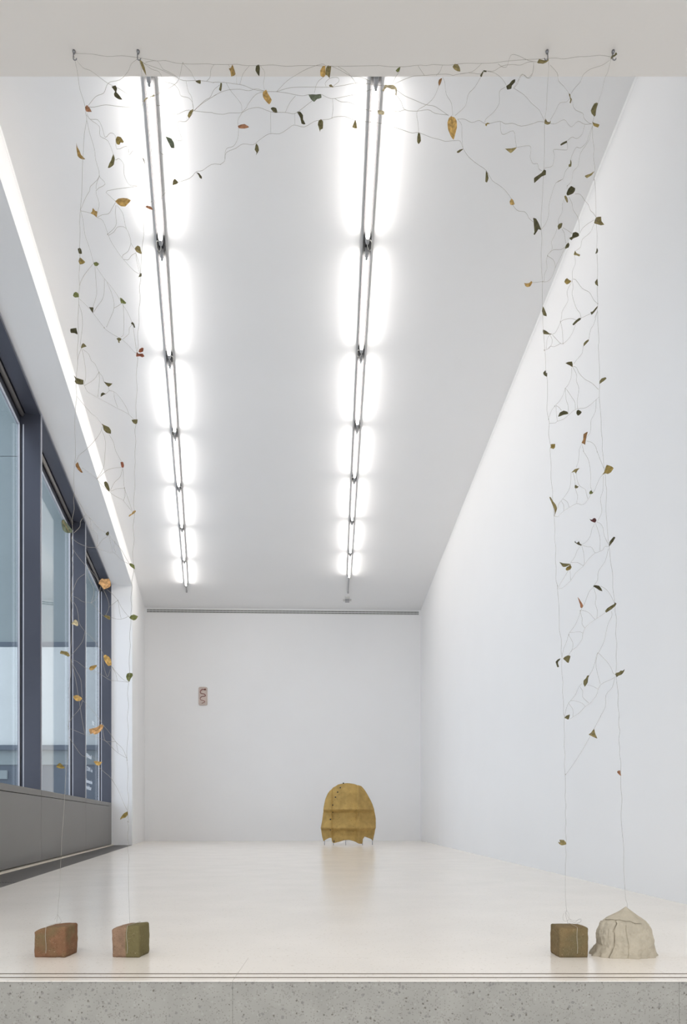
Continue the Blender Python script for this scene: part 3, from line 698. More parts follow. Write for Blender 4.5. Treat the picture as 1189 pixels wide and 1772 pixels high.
# the lower foyer the photograph is taken from
M_foyer = mat('foyer_stone', (196, 190, 180), .4, var=.05, scale=3)
tag(mesh_obj('foyer_floor', *boxm(-4.2, 4.2, -4, EDGE + .09, lo - .2, lo), M_foyer), 'pale stone floor of the lower foyer', kind='structure')
tag(mesh_obj('foyer_wall', *merge(boxm(-4.4, -4.2, -4, EDGE + .3, lo, SOFFIT), boxm(4.2, 4.4, -4, EDGE + .3, lo, SOFFIT),
    boxm(-4.2, xl(1.9) - .0, EDGE + .09, EDGE + .3, -.25, SOFFIT), boxm(xr(1.9) + .0, 4.2, EDGE + .09, EDGE + .3, -.25, SOFFIT)), M_wall), 'white side walls of the lower foyer', kind='structure')

# ---------------------------------------------------------------- the long window
win = tag(empty('window_1', (*W(3, R), 0)), 'tall dark-framed strip window along the left wall', kind='structure')
GQ, ZS, ZB, ZG, ZL = R + .188, .687, .629, 4.088, 4.192
FIN = [-1.87, .11, 2.475, 4.835, SJ]
mesh_obj('lintel', *merge(wall_block(S0, SJ, R, R + .13, ZL, ZO), wall_block(S0, SJ, R + .13, R + .205, ZL + .02, ZO), wall_block(S0, SJ, R + .178, R + .205, ZG, ZL + .02)), M_fin, win)
mesh_obj('lintel_lip', *wall_block(S0, SJ, R - .006, R, ZO - .014, ZO - .004), M_alu, win)
mesh_obj('sill', *wall_block(S0, SJ, R + .012, R + .205, ZB + .01, ZS - .006), M_panel, win)
mesh_obj('back_board', *wall_block(S0, SJ, R + .05, R + .205, 0, ZB + .01), M_panel, win)
for i, s in enumerate(FIN):
    mu = mesh_obj('mullion', *wall_block(s - .052, s, R, GQ + .010, ZS, ZL), M_fin, win)
    mesh_obj('front_edge', *wall_block(s - .016, s + .0006, R - .003, R + .004, ZS, ZO - .002), M_alu, mu)
    if i:
        mesh_obj('glazing_bead', *wall_block(s - .060, s - .0525, GQ - .022, GQ, ZS, ZG), M_dark, mu)
        mesh_obj('glazing_bead', *wall_block(s - .072, s - .0605, GQ - .012, GQ, ZS, ZG), M_alu, mu)
        mesh_obj('edge_line', *wall_block(s - .0545, s - .0518, GQ - .045, GQ - .036, ZS, ZG), M_alu, mu)
for i in range(4):
    a, b = FIN[i], FIN[i + 1] - .052
    for q in (GQ,):
        mesh_obj('pane', *wall_block(a, b, q, q + .006, ZS - .02, ZG + .02), M_glass, win)
    p0, p1 = Vector((*W(a + .02, R + .155), ZL - .022)), Vector((*W(b - .02, R + .155), ZL - .022))
    mesh_obj('blind_tube', *tube([p0, p1], .021, 12), M_blind, win, smooth=True)
    mesh_obj('pane_rail', *wall_block(a, b, GQ - .012, GQ, ZG - .014, ZG), M_alu, win)
    a2, b2 = FIN[i] - .003, FIN[i + 1] - .009
    mesh_obj('sill_band', *wall_block(a2, b2, R, R + .05, ZB + .003, ZS), M_panel, win)
    mesh_obj('parapet_panel', *wall_block(a2, b2, R, R + .05, .022, ZB - .003), M_panel, win)
# lettering stuck on the far pane
def lettering(txt, s, z, size):
    cu = bpy.data.curves.new('lettering', 'FONT'); cu.body = txt; cu.size = size; cu.extrude = .0004
    o = bpy.data.objects.new('lettering_font', cu); col.objects.link(o)
    bpy.context.view_layer.update()
    me = bpy.data.meshes.new_from_object(o.evaluated_get(bpy.context.evaluated_depsgraph_get()))
    bpy.data.objects.remove(o)
    x0, y0 = W(s, GQ - .0015)
    Mx = Matrix(((LD.x * 1.8, 0, -LN.x, x0), (LD.y * 1.8, 0, -LN.y, y0), (0, 1, 0, z), (0, 0, 0, 1)))
    me.transform(Mx); me.materials.clear()
    return link('lettering', me, M_letter, win)
for txt, sl_, z in (('1/2', 6.50, 1.86), ('Bildteil', 6.0, 1.32), ('2241 in', 6.05, 1.13), ('Blumenin', 5.92, .95), ('trinkbar', 5.92, .855)):
    lettering(txt, sl_, z, .088)

# floor grille in the window recess
gr = tag(empty('floor_grille', (*W(3, R / 2), 0)), 'long dark slatted floor grille along the foot of the window', 'grille')
for s0, s1 in ((S0, .35), (.354, 3.90), (3.904, SJ - .004)):
    fr = mesh_obj('grille_frame', *merge(wall_block(s0, s1, .0, .008, -.002, .0015), wall_block(s0, s1, R - .048, R - .04, -.002, .0015),
                                         wall_block(s0, s0 + .012, .008, R - .048, -.002, .0015), wall_block(s1 - .012, s1, .008, R - .048, -.002, .0015)), M_grate, gr)
    for k in range(17):
        q = .0145 + k * .0158
        mesh_obj('slat', *wall_block(s0 + .012, s1 - .012, q, q + .0105, .0002, .0013), M_grate, fr)
tag(mesh_obj('baseboard_left', *wall_block(S0, SJ, R - .03, R + .045, .0002, .012), mat('pale_stone_kerb', (214, 206, 192), .5)), 'pale stone strip between the grille and the grey panels', kind='structure')

# ---------------------------------------------------------------- air slot on the end wall
def back_pt(X, z, off): return Vector((X, yb(X) - off, z))
def back_box(X0, X1, z0, z1, t, off=0):
    return prism([(X0, yb(X0) - off - t), (X1, yb(X1) - off - t), (X1, yb(X1) - off), (X0, yb(X0) - off)], z0, z1)
V0, V1 = -3.83, 1.482
vent = tag(empty('air_vent', (-1.2, 13.3, 4.45)), 'long double-slotted air vent under the ceiling of the end wall', 'vent')
mesh_obj('frame', *merge(back_box(V0, V1, 4.452, 4.466, .006), back_box(V0, V1, 4.479, 4.499, .006), back_box(V0, V1, 4.512, 4.526, .006)), M_vent, vent)
for z0, z1 in ((4.466, 4.479), (4.499, 4.512)):
    sl = mesh_obj('slot', *back_box(V0, V1, z0, z1, .0025), M_slot, vent)
    parts = []
    for k in range(78):
        X = V0 + (k + .5) * (V1 - V0) / 78
        parts.append(back_box(X, X + .012, z0 + .002, z1 - .002, .002, .0025))
    tag(mesh_obj('divider', *merge(*parts), M_cap, sl), kind='stuff')

# ---------------------------------------------------------------- ceiling lights
def lamp(x0, y0, dx, dy, length, loop, side, label):
    """one bare fluorescent batten, near end at (x0, y0), running along (dx, dy)"""
    d = Vector((dx, dy, 0)).normalized(); n = Vector((-d.y, d.x, 0))
    o = tag(empty('ceiling_light', (x0, y0, CEIL)), label, 'ceiling light', 'fluorescent lights on the gallery ceiling')
    B = Vector((x0, y0, 0))
    def bx(a, b, w0, w1, z0, z1):
        P = [B + d * a + n * w0, B + d * b + n * w0, B + d * b + n * w1, B + d * a + n * w1]
        return prism([(p.x, p.y) for p in P], z0, z1)
    zc = CEIL - .020
    ch = mesh_obj('channel', *bx(0, length - .002, -.0295, .0295, zc, CEIL), M_channel, o)
    for sd in (-1, 1):
        mesh_obj('flange', *bx(0, length - .002, min(sd * .015, sd * .030), max(sd * .015, sd * .030), zc - .004, zc), M_flange, ch)
    mesh_obj('rail_slot', *bx(.0, length - .002, -.007, .007, zc - .0015, zc - .0002), M_dark, o)
    zt = CEIL - .047
    a, b = .10, length - .075
    mesh_obj('tube', *tube([B + d * a + Vector((0, 0, zt)), B + d * b + Vector((0, 0, zt))], .0135, 8), M_tube, o)
    for s0, s1, e in ((a - .06, a + .004, 0), (b - .004, b + .04, 1)):
        bm = bmesh.new()
        prof = [(-.015, 0), (.015, 0), (.015, -.022), (.009, -.045), (-.009, -.045), (-.015, -.022)]
        r0 = [bm.verts.new(B + d * s0 + n * u + Vector((0, 0, zc + v))) for u, v in prof]
        r1 = [bm.verts.new(B + d * s1 + n * u * (.8 if not e else 1) + Vector((0, 0, zc + v))) for u, v in prof]
        bm.faces.new(r0[::-1]); bm.faces.new(r1)
        for k in range(6): bm.faces.new([r0[k], r0[(k + 1) % 6], r1[(k + 1) % 6], r1[k]])
        bm_obj('lamp_holder', bm, M_cap, o)
    if loop:
        P = []
        c = B + d * (b + .075) + n * (side * .018) + Vector((0, 0, zc - .012))
        for k in range(15):
            t = 2 * math.pi * k / 14
            P.append(c + n * (math.cos(t) * .016 * loop) + d * (math.sin(t) * .045) + Vector((0, 0, -.012 * math.sin(t / 2))))
        mesh_obj('cable_loop', *tube(P, .0032, 6), M_cable, o, smooth=True)
ORD = ['first', 'second', 'third', 'fourth', 'fifth', 'sixth', 'seventh', 'eighth', 'ninth', 'tenth', 'eleventh', 'twelfth', 'thirteenth', 'fourteenth', 'fifteenth',
       'sixteenth', 'seventeenth', 'eighteenth', 'nineteenth', 'twentieth', 'twenty-first', 'twenty-second', 'twenty-third', 'twenty-fourth', 'twenty-fifth', 'twenty-sixth', 'twenty-seventh', 'twenty-eighth', 'twenty-ninth', 'thirtieth', 'thirty-first', 'thirty-second', 'thirty-third', 'thirty-fourth', 'thirty-fifth', 'thirty-sixth']
def row(p0, p1, joints, word, slope):
    for k in range(len(joints) - 1):
        y0, y1 = joints[k], joints[k + 1]
        X = p0[0] + (y0 - p0[1]) * slope
        L_ = (y1 - y0) * math.hypot(1, slope)
        lamp(X, y0, slope, 1, L_, (1.0, 1.25, .9, 1.1)[k % 4], 1 if (k + (word == 'left')) % 2 else -1,
             f'bare white fluorescent tube, {ORD[k]} from the front in the {word} ceiling row')
SLL, SLR = -.2054, -.0114
JL = [3.70, 4.885, 6.075, 7.255, 8.43, 9.605, 10.80, 11.965]
JR = [3.72, 4.875, 6.005, 7.125, 8.215, 9.38, 10.505, 11.56]
row((-1.185, 4.30), None, JL, 'left', SLL)
row((.1755, 4.30), None, JR, 'right', SLR)
# bare ends of the two rails and the detector beyond them
for nm, x0, y0, sl, L_, lb in (('rail_end', -1.185 + (11.97 - 4.30) * SLL, 11.97, SLL, .36, 'short dark rail stub past the last left-row tube'),
                               ('rail_end', .1755 + (11.57 - 4.30) * SLR, 11.57, SLR, .80, 'dark rail stub past the last right-row tube')):
    d = Vector((sl, 1)).normalized(); n = Vector((-d.y, d.x)); B = Vector((x0, y0))
    def q4(a, b, c, e): return [tuple(B + d * a + n * c), tuple(B + d * b + n * c), tuple(B + d * b + n * e), tuple(B + d * a + n * e)]
    tag(mesh_obj(nm, *merge(prism(q4(0, L_, -.009, .009), CEIL - .03, CEIL), prism(q4(L_ - .03, L_, -.013, .013), CEIL - .036, CEIL)), M_cap), lb, 'rail')
sen = tag(empty('ceiling_sensor', (.07, 12.75, CEIL)), 'tiny grey detector on the ceiling near the end wall', 'detector')
mesh_obj('base', *boxm(.025, .115, 12.62, 12.74, CEIL - .012, CEIL), M_vent, sen)
mesh_obj('head', *boxm(.03, .11, 12.77, 12.87, CEIL - .04, CEIL), M_cap, sen)
for sx in (-1, 1):
    mesh_obj('clip', *boxm(.07 + sx * .06 - .018, .07 + sx * .06 + .018, 12.8, 12.86, CEIL - .02, CEIL), M_vent, sen)

# ---------------------------------------------------------------- outside the window
tag(mesh_obj('street', *boxm(-60, -4.35, -10, 60, -1.4, -1.2), M_street), 'asphalt street outside the window', kind='structure')
bld = tag(empty('office_building', (-16, 24, -1.2)), 'blue-grey building across the street outside the window', 'building')
def front(x0, x1, z0, z1, Y, t, m, nm, par=None): return mesh_obj(nm, *boxm(x0, x1, Y, Y + t, z0, z1), m, par or bld)
yF = 22.0
z16 = at(0, 1117, yF).z
for i in range(7):
    for j in range(3):
        front(-40 + i * 5.5 + .01, -40 + (i + 1) * 5.5 - .01, z16 + j * 6.1 + .01, z16 + (j + 1) * 6.1 - .01, yF, .3, M_facade, 'facade_panel')
front(-40, -1.5, z16 - .02, z16 + 18.3, yF + .3, 3, M_facade, 'upper_block')
front(-40, -1.5, z16 - .06, z16 + .10, yF - .06, .3, M_ledge, 'dark_edge')
zl = at(0, 1290, 21.95).z
for i in range(7):
    front(-40 + i * 5.5 + .01, -40 + (i + 1) * 5.5 - .01, zl, z16 - .03, 21.95, .3, M_facade2, 'wall_panel')
front(-40, -1.5, zl - .16, zl, 21.8, .5, M_ledge, 'ledge')
front(-40, -1.5, zl - .62, zl - .16, 21.95, .3, M_facade, 'plinth_band')
front(-40, -1.5, -1.2, zl - .62, 22.0, .3, M_ledge, 'shopfront')
front(-11.2, -10.8, at(0, 1348, 21.9).z, at(0, 1333, 21.9).z, 21.9, .06, M_facade, 'sign_board')

# ---------------------------------------------------------------- weights
def rounded_block(name, cx, cy, wx, wy, hz, rot, m, seed, r=.0065, amp=.0022, chip=None):
    bm = bmesh.new(); bmesh.ops.create_cube(bm, size=1)
    bmesh.ops.subdivide_edges(bm, edges=list(bm.edges), cuts=15, use_grid_fill=True)
    h = Vector((wx / 2, wy / 2, hz / 2)); inn = h - Vector((r, r, r))
    for v in bm.verts:
        p = Vector((v.co.x * wx, v.co.y * wy, v.co.z * hz))
        c = Vector([max(-inn[k], min(inn[k], p[k])) for k in range(3)])
        d = p - c
        if d.length > 1e-9: p = c + d.normalized() * min(r, d.length if d.length < r else r)
        nn = noise.noise_vector(p * 28 + Vector((seed, seed, 0))) * amp + noise.noise_vector(p * 85 + Vector((0, seed, seed))) * amp * .5
        if chip: p = chip(p, h)
        p = p + nn
        if p.z < -h.z + .003: p.z = -h.z
        v.co = p
    o = bm_obj(name, bm, m, None, smooth=True)
    o.location = (cx, cy, hz / 2); o.rotation_euler = (0, 0, rot)
    return o
def chip1(p, h):
    u = max(0, (-p.x / h.x) * .9 + p.z / h.z - .75)
    return p - Vector((0, 0, .011 * u * u))
def chip2(p, h):
    u = max(0, -p.x / h.x - .35) * max(0, p.z / h.z)
    return p - Vector((0, 0, .012 * u)) + Vector((0, 0, .0025 * (p.x / h.x) * max(0, p.z / h.z)))
bx1, bx2, bx3 = at(87, 1657, 1.993), at(218, 1657, 1.993), at(993.5, 1658, 1.991)
b1 = rounded_block('brick', bx1.x, 2.036, .0945, .086, .090, math.radians(-2), brick_mat('red_brown_brick', (126, 93, 69), (117, 100, 72), None, 1.), 3.1, chip=chip1)
tag(b1, 'red-brown cut brick weighing down the outermost left thread', 'brick', 'brick weights on the floor')
b2 = rounded_block('brick', bx2.x + .002, 2.034, .084, .082, .092, math.radians(-6), brick_mat('two_tone_brick', (140, 114, 93), (112, 103, 70), .0, 4.), 8.4, chip=chip2)
tag(b2, 'brown and mossy brick with a chipped corner under the inner left thread', 'brick', 'brick weights on the floor')
b3 = rounded_block('brick', bx3.x, 2.033, .0875, .083, .0875, math.radians(1), brick_mat('olive_brick', (124, 105, 74), (112, 100, 72), None, 9.), 5.7, r=.0055)
tag(b3, 'olive-brown brick with a thread tangle, beside the pale clay lump', 'brick', 'brick weights on the floor')
def binding(o, u, wx, wy, hz, wob):
    P = []
    for k in range(13): P.append(Vector((u + wob * math.sin(k * .55), -wy / 2 - .0012, -hz / 2 + .012 + k * (hz - .016) / 12)))
    for k in range(9): P.append(Vector((u + wob * math.sin(6.6) - .006 * k / 8 * -1, -wy / 2 + k * wy / 8, hz / 2 + .0012)))
    for k in range(5): P.append(Vector((u, wy / 2 + .0014, hz / 2 - .004 - k * hz / 5)))
    c = mesh_obj('binding_thread', *tube(P, .00055, 5), M_thread2)
    c.parent = o
M_thread2 = mat('pale_thread', (186, 178, 162), .9, var=.1, scale=40)
binding(b1, -.0115, .0945, .086, .090, .0012)
binding(b2, .006, .084, .082, .092, .0016)
binding(b3, .0085, .0875, .083, .0875, .0011)

# lump of clay pressed over the last thread
def clay():
    cx, cy = at(1085, 1660, 2.03).x, 2.035
    nA, nZ = 420, 150
    Rx, Ry, Hh = .0835, .062, .1445
    prof = [(0, 1.0), (.08, .985), (.2, .955), (.35, .94), (.5, .90), (.6, .855), (.68, .775), (.74, .66), (.80, .48), (.86, .32), (.92, .17), (.97, .06), (1, .0)]
    def pr(t):
        for (a, ra), (b, rb) in zip(prof, prof[1:]):
            if t <= b: return ra + (rb - ra) * (t - a) / (b - a)
        return 0
    V = []
    # cracks as lines in (image-angle, height): angle 0 faces the camera
    cr1 = [(-.76, .68), (-.70, .61), (-.76, .48), (-.74, .32), (-.78, .14), (-.80, 0)]
    cr2 = [(-1.5, .68), (-.9, .70), (-.5, .70), (-.1, .69), (.4, .66)]
    cr3 = [(-.30, .60), (-.26, .42), (-.18, .25), (-.22, .0)]
    def dist(p, L_):
        best = 9
        for (a, b), (c, d) in zip(L_, L_[1:]):
            vx, vz = (c - a), (d - b); t = max(0, min(1, ((p[0] - a) * vx + (p[1] - b) * vz * 1) / (vx * vx + vz * vz)))
            best = min(best, math.hypot((p[0] - a - t * vx) * .6, p[1] - b - t * vz))
        return best
    for j in range(nZ + 1):
        t = j / nZ
        for i in range(nA):
            th = 2 * math.pi * i / nA
            a = (th + math.pi) % (2 * math.pi) - math.pi
            nv = Vector((math.cos(th) * 1.7, math.sin(th) * 1.7, t * 3))
            r = pr(t) * (1 + .06 * noise.noise(nv) + .05 * noise.noise(nv * 2.7) + .022 * noise.noise(nv * 6) + .008 * noise.noise(nv * 15))
            flare = max(0, .22 - t) / .22
            r *= 1 + flare * (.05 * math.sin(th * 9 + 1) + .03 * math.sin(th * 17)) + flare * flare * .06
            side = max(0, -math.sin(th))           # left side of the lump flares out
            r *= 1 + .07 * flare * max(0, math.sin(-a) if True else 0)
            g = 0
            q = (a + .05 * noise.noise(Vector((0, 0, t * 9))), t + .02 * noise.noise(Vector((a * 4, 0, 0))))
            for L_, wd, dp in ((cr1, .019, .014), (cr2, .014, .010), (cr3, .009, .006)):
                d = dist(q, L_); g = max(g, dp * max(0, 1 - d / wd))
            # the flap left of the first crack and the cap above the second sit a little prouder
            proud = .005 * (1 if (a < -.74 and t < .66) else 0) - .002 * (1 if (-.74 < a < .6 and t < .66 and t > .05) else 0)
            rr = 1 - (g - proud) / .07
            x = math.sin(a) * Rx * r * rr; y = -math.cos(a) * Ry * r * rr
            z = t * Hh * (1 if t > .62 else 1) - .0
            z += (.010 * math.sin(a - .6) * -1) * max(0, 1 - abs(t - .6) / .3)   # sloping shoulders
            V.append((cx + x - .0015 + .0 * t, cy + y, max(0, z)))
    Fc = []
    for j in range(nZ):
        for i in range(nA):
            i2 = (i + 1) % nA
            Fc.append([j * nA + i, j * nA + i2, (j + 1) * nA + i2, (j + 1) * nA + i])
    Fc.append(list(range(nA))[::-1])
    o = mesh_obj('clay_lump', V, Fc, M_clay, None, smooth=True)
    return tag(o, 'pale cracked clay lump with a pinched peak under the outermost right thread', 'clay')
clay()

# ---------------------------------------------------------------- hooks
NET_Y = 2.05
for x, y, tx, who in ((127, 86, 1, 'outermost left'), (238, 88, 1, 'inner left'), (948, 90, -1, 'inner right'), (1060, 91, 1, 'outermost right')):
    p = at(x, y, NET_Y); p.z = SOFFIT
    h = tag(empty('ceiling_hook', p), f'small zinc screw hook in the beam holding the {who} thread', 'hook', 'hooks in the beam')
    mesh_obj('collar', *tube([p + Vector((.002 * tx, 0, 0)), p + Vector((.002 * tx, 0, -.004)), p + Vector((.002 * tx, 0, -.009))], .006, 14, rad=[.0046, .0046, .0022]), M_steel, h, smooth=True)
    P = [p + Vector((.0, 0, -.002)), p + Vector((0, 0, -.014)), p + Vector((0, -.001, -.021))]
    for k in range(10):
        t = -.4 + k * 3.7 / 9
        P.append(p + Vector((tx * (.005 - .005 * math.cos(t)), -.001, -.024 - .005 * math.sin(t))))
    mesh_obj('hook_wire', *tube(P, .0014, 7), M_steel, h, smooth=True)

# ---------------------------------------------------------------- thread net
def depth(x, y):
    """how far the slack net wavers in front of or behind its hooks"""
    k = max(0, min(1, (y - 95) / 80)) * max(0, min(1, (1575 - y) / 200))
    return NET_Y + k * .016 * (math.sin(x * .031 + 1.1) * math.cos(y * .013) + .5 * math.sin(y * .027 + x * .05))
def parse(line):
    out = []
    for seg in line.split('|'):
        tk = seg.split(); x0, y0, s = TILES[tk[0]]
        for q in tk[1:]:
            a, b = q.split(','); out.append((x0 + float(a) * s, y0 + float(b) * s))
    return out
def path3(pts):
    return catmull([at(x, y, depth(x, y)) for x, y in pts], 3)
net = tag(empty('thread_net', (0, NET_Y, 0)), 'fine pale thread net knotted into a doorway-shaped arch under the beam', 'thread net')
UP = [parse(u) for u in UPRIGHTS]
for u in UP:
    mesh_obj('upright_thread', *tube(path3(u), .00046, 4), M_thread, net)
for c in CROSS:
    mesh_obj('cross_thread', *tube(path3(parse(c)), .00043, 4), M_thread, net)
for c in ('P 976,1580 974,1588 977,1594 984,1592 982,1584 978,1579 981,1576 985,1583 986,1590 994,1597 1000,1592 1006,1590 1004,1596 998,1598 1008,1600',
          'P 984,1590 990,1592 996,1594 1003,1590 1006,1594 1000,1597 992,1596 984,1593', 'P 100,1581 97,1587 94,1592', 'P 100,1583 104,1590 108,1596'):
    mesh_obj('loose_end', *tube(path3(parse(c)), .0003, 4), M_thread, net)
# knots where threads meet
knots = [(139.3, 363), (219.9, 1315), (124.6, 931), (124.1, 1029.7), (941.9, 606), (959.5, 892), (964.8, 1014), (978.3, 1340), (1034.6, 525.5), (1045.5, 820), (118.3, 1257), (186.1, 405.5), (180.3, 567), (974.3, 594.3), (949.5, 725.4), (959.9, 703), (970, 556.8), (978.3, 672.6), (171.2, 644.2), (215.3, 844.4), (168.3, 828), (1034.5, 1130.5), (1004.2, 1057), (984.5, 1098), (204, 1039), (158.2, 1042.7), (172, 304.6), (316.6, 108.6), (947.7, 442.5), (938.9, 487.2)]
for x, y in knots:
    p = at(x, y, depth(x, y))
    mesh_obj('knot', *tube([p + Vector((0, 0, .0022)), p, p + Vector((0, 0, -.0022))], .001, 6, rad=[.0005, .0012, .0005]), M_thread, net)

# ---------------------------------------------------------------- leaves
def area(p): return abs(sum(p[i][0] * p[(i + 1) % len(p)][1] - p[(i + 1) % len(p)][0] * p[i][1] for i in range(len(p)))) / 2
def seg_dist(p, poly):
    best = 1e9
    for (ax, ay), (bx_, by) in zip(poly, poly[1:]):
        vx, vy = bx_ - ax, by - ay; L2 = vx * vx + vy * vy or 1
        t = max(0, min(1, ((p[0] - ax) * vx + (p[1] - ay) * vy) / L2))
        best = min(best, math.hypot(p[0] - ax - t * vx, p[1] - ay - t * vy))
    return best
recs = []
for ln in LEAVES:
    t, c, shp, rest = ln.split(' ', 3)
    pts = parse(t + ' ' + rest)
    cx = sum(p[0] for p in pts) / len(pts); cy = sum(p[1] for p in pts) / len(pts)
    dd = [min(seg_dist(p, u) for p in pts) for u in UP]
    if 248 < cx < 905 and cy < 420:
        reg = ('top', 0 if cy < 131 else 1 if cy < 186 else 2)
    else:
        ks = (0, 1) if cx < 594 else (2, 3)
        k = min(ks, key=lambda i: dd[i])
        reg = ('side', k if dd[k] < 3.0 else (4 if cx < 594 else 5))
    recs.append(dict(pts=pts, c=c, shp=shp, cx=cx, cy=cy, reg=reg, area=area(pts)))
WHERE = {('top', 0): 'from the left among those before the beam', ('top', 1): 'from the left just below the beam edge', ('top', 2): 'from the left along the lower arch edge',
         ('side', 0): 'from the top on the outermost left thread', ('side', 1): 'from the top on the inner left thread', ('side', 2): 'from the top on the inner right thread',
         ('side', 3): 'from the top on the outermost right thread', ('side', 4): 'from the top between the left threads', ('side', 5): 'from the top between the right threads'}
for reg in WHERE:
    rs = [r for r in recs if r['reg'] == reg]
    rs.sort(key=lambda r: r['cx'] if reg[0] == 'top' else r['cy'])
    for k, r in enumerate(rs):
        size = 'tiny' if r['area'] < 45 else 'small' if r['area'] < 130 else 'large' if r['area'] > 330 else 'mid-sized'
        r['label'] = f"{size} {COL[r['c']][1]} {r['shp']} leaf, {ORD[k]} {WHERE[reg]}"
def leaf_mesh(bm):
    """closed thin leaf: the blade, a copy a hair behind it and the rim between"""
    bm.verts.index_update(); n = len(bm.verts)
    V = [v.co.copy() for v in bm.verts]; V += [v + Vector((0, .0005, 0)) for v in V]
    Fc = []
    for f in bm.faces:
        q = [v.index for v in f.verts]
        if f.normal.y > 0: q = q[::-1]
        Fc.append(q); Fc.append([i + n for i in q[::-1]])
    for e in bm.edges:
        if len(e.link_faces) == 1:
            a, b = e.verts[0].index, e.verts[1].index
            Fc.append([a, b, b + n, a + n])
    bm.free()
    o = mesh_obj('leaf', V, Fc, M_leaf)
    return o
for idx, r in enumerate(recs):
    rnd = random.Random(idx * 13 + 5)
    Y = depth(r['cx'], r['cy']) - .0012
    P = [at(x, y, Y) for x, y in r['pts']]
    cen = sum(P, Vector()) / len(P)
    face = Vector((cen.x * .35, cen.y, (cen.z - 1.0) * .9)).normalized()     # blades hang turned to the visitor's eye level
    sxx = sum((p.x - cen.x) ** 2 for p in P); szz = sum((p.z - cen.z) ** 2 for p in P); sxz = sum((p.x - cen.x) * (p.z - cen.z) for p in P)
    ang = .5 * math.atan2(2 * sxz, sxx - szz)
    ax = Vector((math.cos(ang), 0, math.sin(ang))); bx_ = Vector((-math.sin(ang), 0, math.cos(ang)))
    hw = max(abs((p - cen).dot(bx_)) for p in P) or .001; hl = max(abs((p - cen).dot(ax)) for p in P)
    # rounder outline between the traced corners
    n = len(P); out = []
    for i in range(n):
        p0, p1, p2, p3 = P[i - 1], P[i], P[(i + 1) % n], P[(i + 2) % n]
        out.append(p1)
        out.append((p1 + p2) / 2 + ((p1 - p0) + (p2 - p3)) * .025)
    bm = bmesh.new()
    fc = bm.faces.new([bm.verts.new(p) for p in out])
    bmesh.ops.triangulate(bm, faces=[fc], ngon_method='EAR_CLIP')
    bmesh.ops.subdivide_edges(bm, edges=list(bm.edges), cuts=2, use_grid_fill=True)
    bm.normal_update()
    fold = rnd.uniform(.4, .95) * (1 if rnd.random() < .5 else -1); curl = rnd.uniform(-.5, .5); tilt = rnd.uniform(-.35, .35)
    for v in bm.verts:
        u, w_ = (v.co - cen).dot(ax) / hl, (v.co - cen).dot(bx_) / hw
        v.co += face * (hw * (fold * (abs(w_) - .4)) + hl * (curl * .35 * (u * u - .3)) + hl * tilt * .3 * u + .0009 * noise.noise(v.co * 160) + .0012 * noise.noise(v.co * 70))
    for v in bm.verts: v.co -= cen
    o = leaf_mesh(bm)
    o.location = cen
    k = rnd.uniform(.9, 1.12) * 1.0
    o.color = (*[min(.9, v * k) for v in lin(COL[r['c']][0])], 1)
    tag(o, r['label'], 'leaf', 'dried leaves tied into the thread net')
    if r['area'] > 190:
        ribp = [ax * hl * t for t in (-.85, -.4, 0, .4, .85)]
        ribp = [p + face * (hw * fold * (-.4) + hl * curl * .35 * ((p.dot(ax) / hl) ** 2 - .3) + hl * tilt * .3 * p.dot(ax) / hl - .0004) for p in ribp]
        c = mesh_obj('midrib', *tube(ribp, .0006, 4, rad=[.0007, .0007, .0006, .0005, .0003]), M_rib)
        c.parent = o

# ---------------------------------------------------------------- standing hide sculpture
SY = 11.0
HX, HYp, HS = 530, 1330, .12616
outl = [(235, 1005), (215, 940), (198, 820), (206, 770), (215, 720), (222, 660), (230, 600), (238, 530), (250, 470), (262, 415), (280, 370), (300, 330), (325, 300), (365, 255), (400, 238), (440, 212), (480, 204), (520, 198), (560, 195), (600, 198), (665, 208), (710, 225), (755, 235), (785, 265), (815, 305), (845, 355), (870, 400), (895, 445), (915, 490), (945, 580), (957, 640), (965, 690), (962, 800), (945, 900), (920, 1000), (905, 975), (870, 960), (803, 935), (778, 970), (774, 1000), (768, 1035), (720, 1030), (690, 1012), (650, 995), (590, 980), (520, 985), (440, 1010), (372, 1027), (352, 1000), (345, 955), (325, 950), (290, 965), (255, 985)]
sh = tag(empty('hide_sculpture', at(604, 1464, SY)), 'ochre hide-like folded sheet standing on thin pins near the end wall', 'sculpture')
def sheet_y(x, y):
    u = (x - 580) / 385
    def zig(t, ks):
        for (a, va), (b, vb) in zip(ks, ks[1:]):
            if t <= b: return va + (vb - va) * (t - a) / (b - a)
        return ks[-1][1]
    w1 = zig(y, [(190, .10), (330, .045), (540, .0), (556, -.012), (600, .05), (700, .045), (800, -.01), (816, -.018), (850, .04), (920, .05), (1040, .015)])
    w2 = zig(x, [(190, .06), (340, .0), (356, .03), (420, .02), (560, -.01), (700, .0), (716, -.035), (740, -.005), (850, .06), (970, .13)])
    return SY + .10 * u * u + 1.6 * w1 + 1.4 * w2 + .008 * noise.noise(Vector((x * .012, y * .012, 0)))
def inside(x, y, P):
    c = False; n = len(P)
    for i in range(n):
        (x1, y1), (x2, y2) = P[i], P[(i + 1) % n]
        if (y1 > y) != (y2 > y) and x < (x2 - x1) * (y - y1) / (y2 - y1) + x1: c = not c
    return c
def nearest(x, y, P):
    best = (1e9, x, y); n = len(P)
    for i in range(n):
        (ax, ay), (bx_, by) = P[i], P[(i + 1) % n]
        vx, vy = bx_ - ax, by - ay; t = max(0, min(1, ((x - ax) * vx + (y - ay) * vy) / (vx * vx + vy * vy)))
        d = math.hypot(x - ax - t * vx, y - ay - t * vy)
        if d < best[0]: best = (d, ax + t * vx, ay + t * vy)
    return best
st = 11
gx = list(range(190, 985, st)); gy = list(range(185, 1050, st))
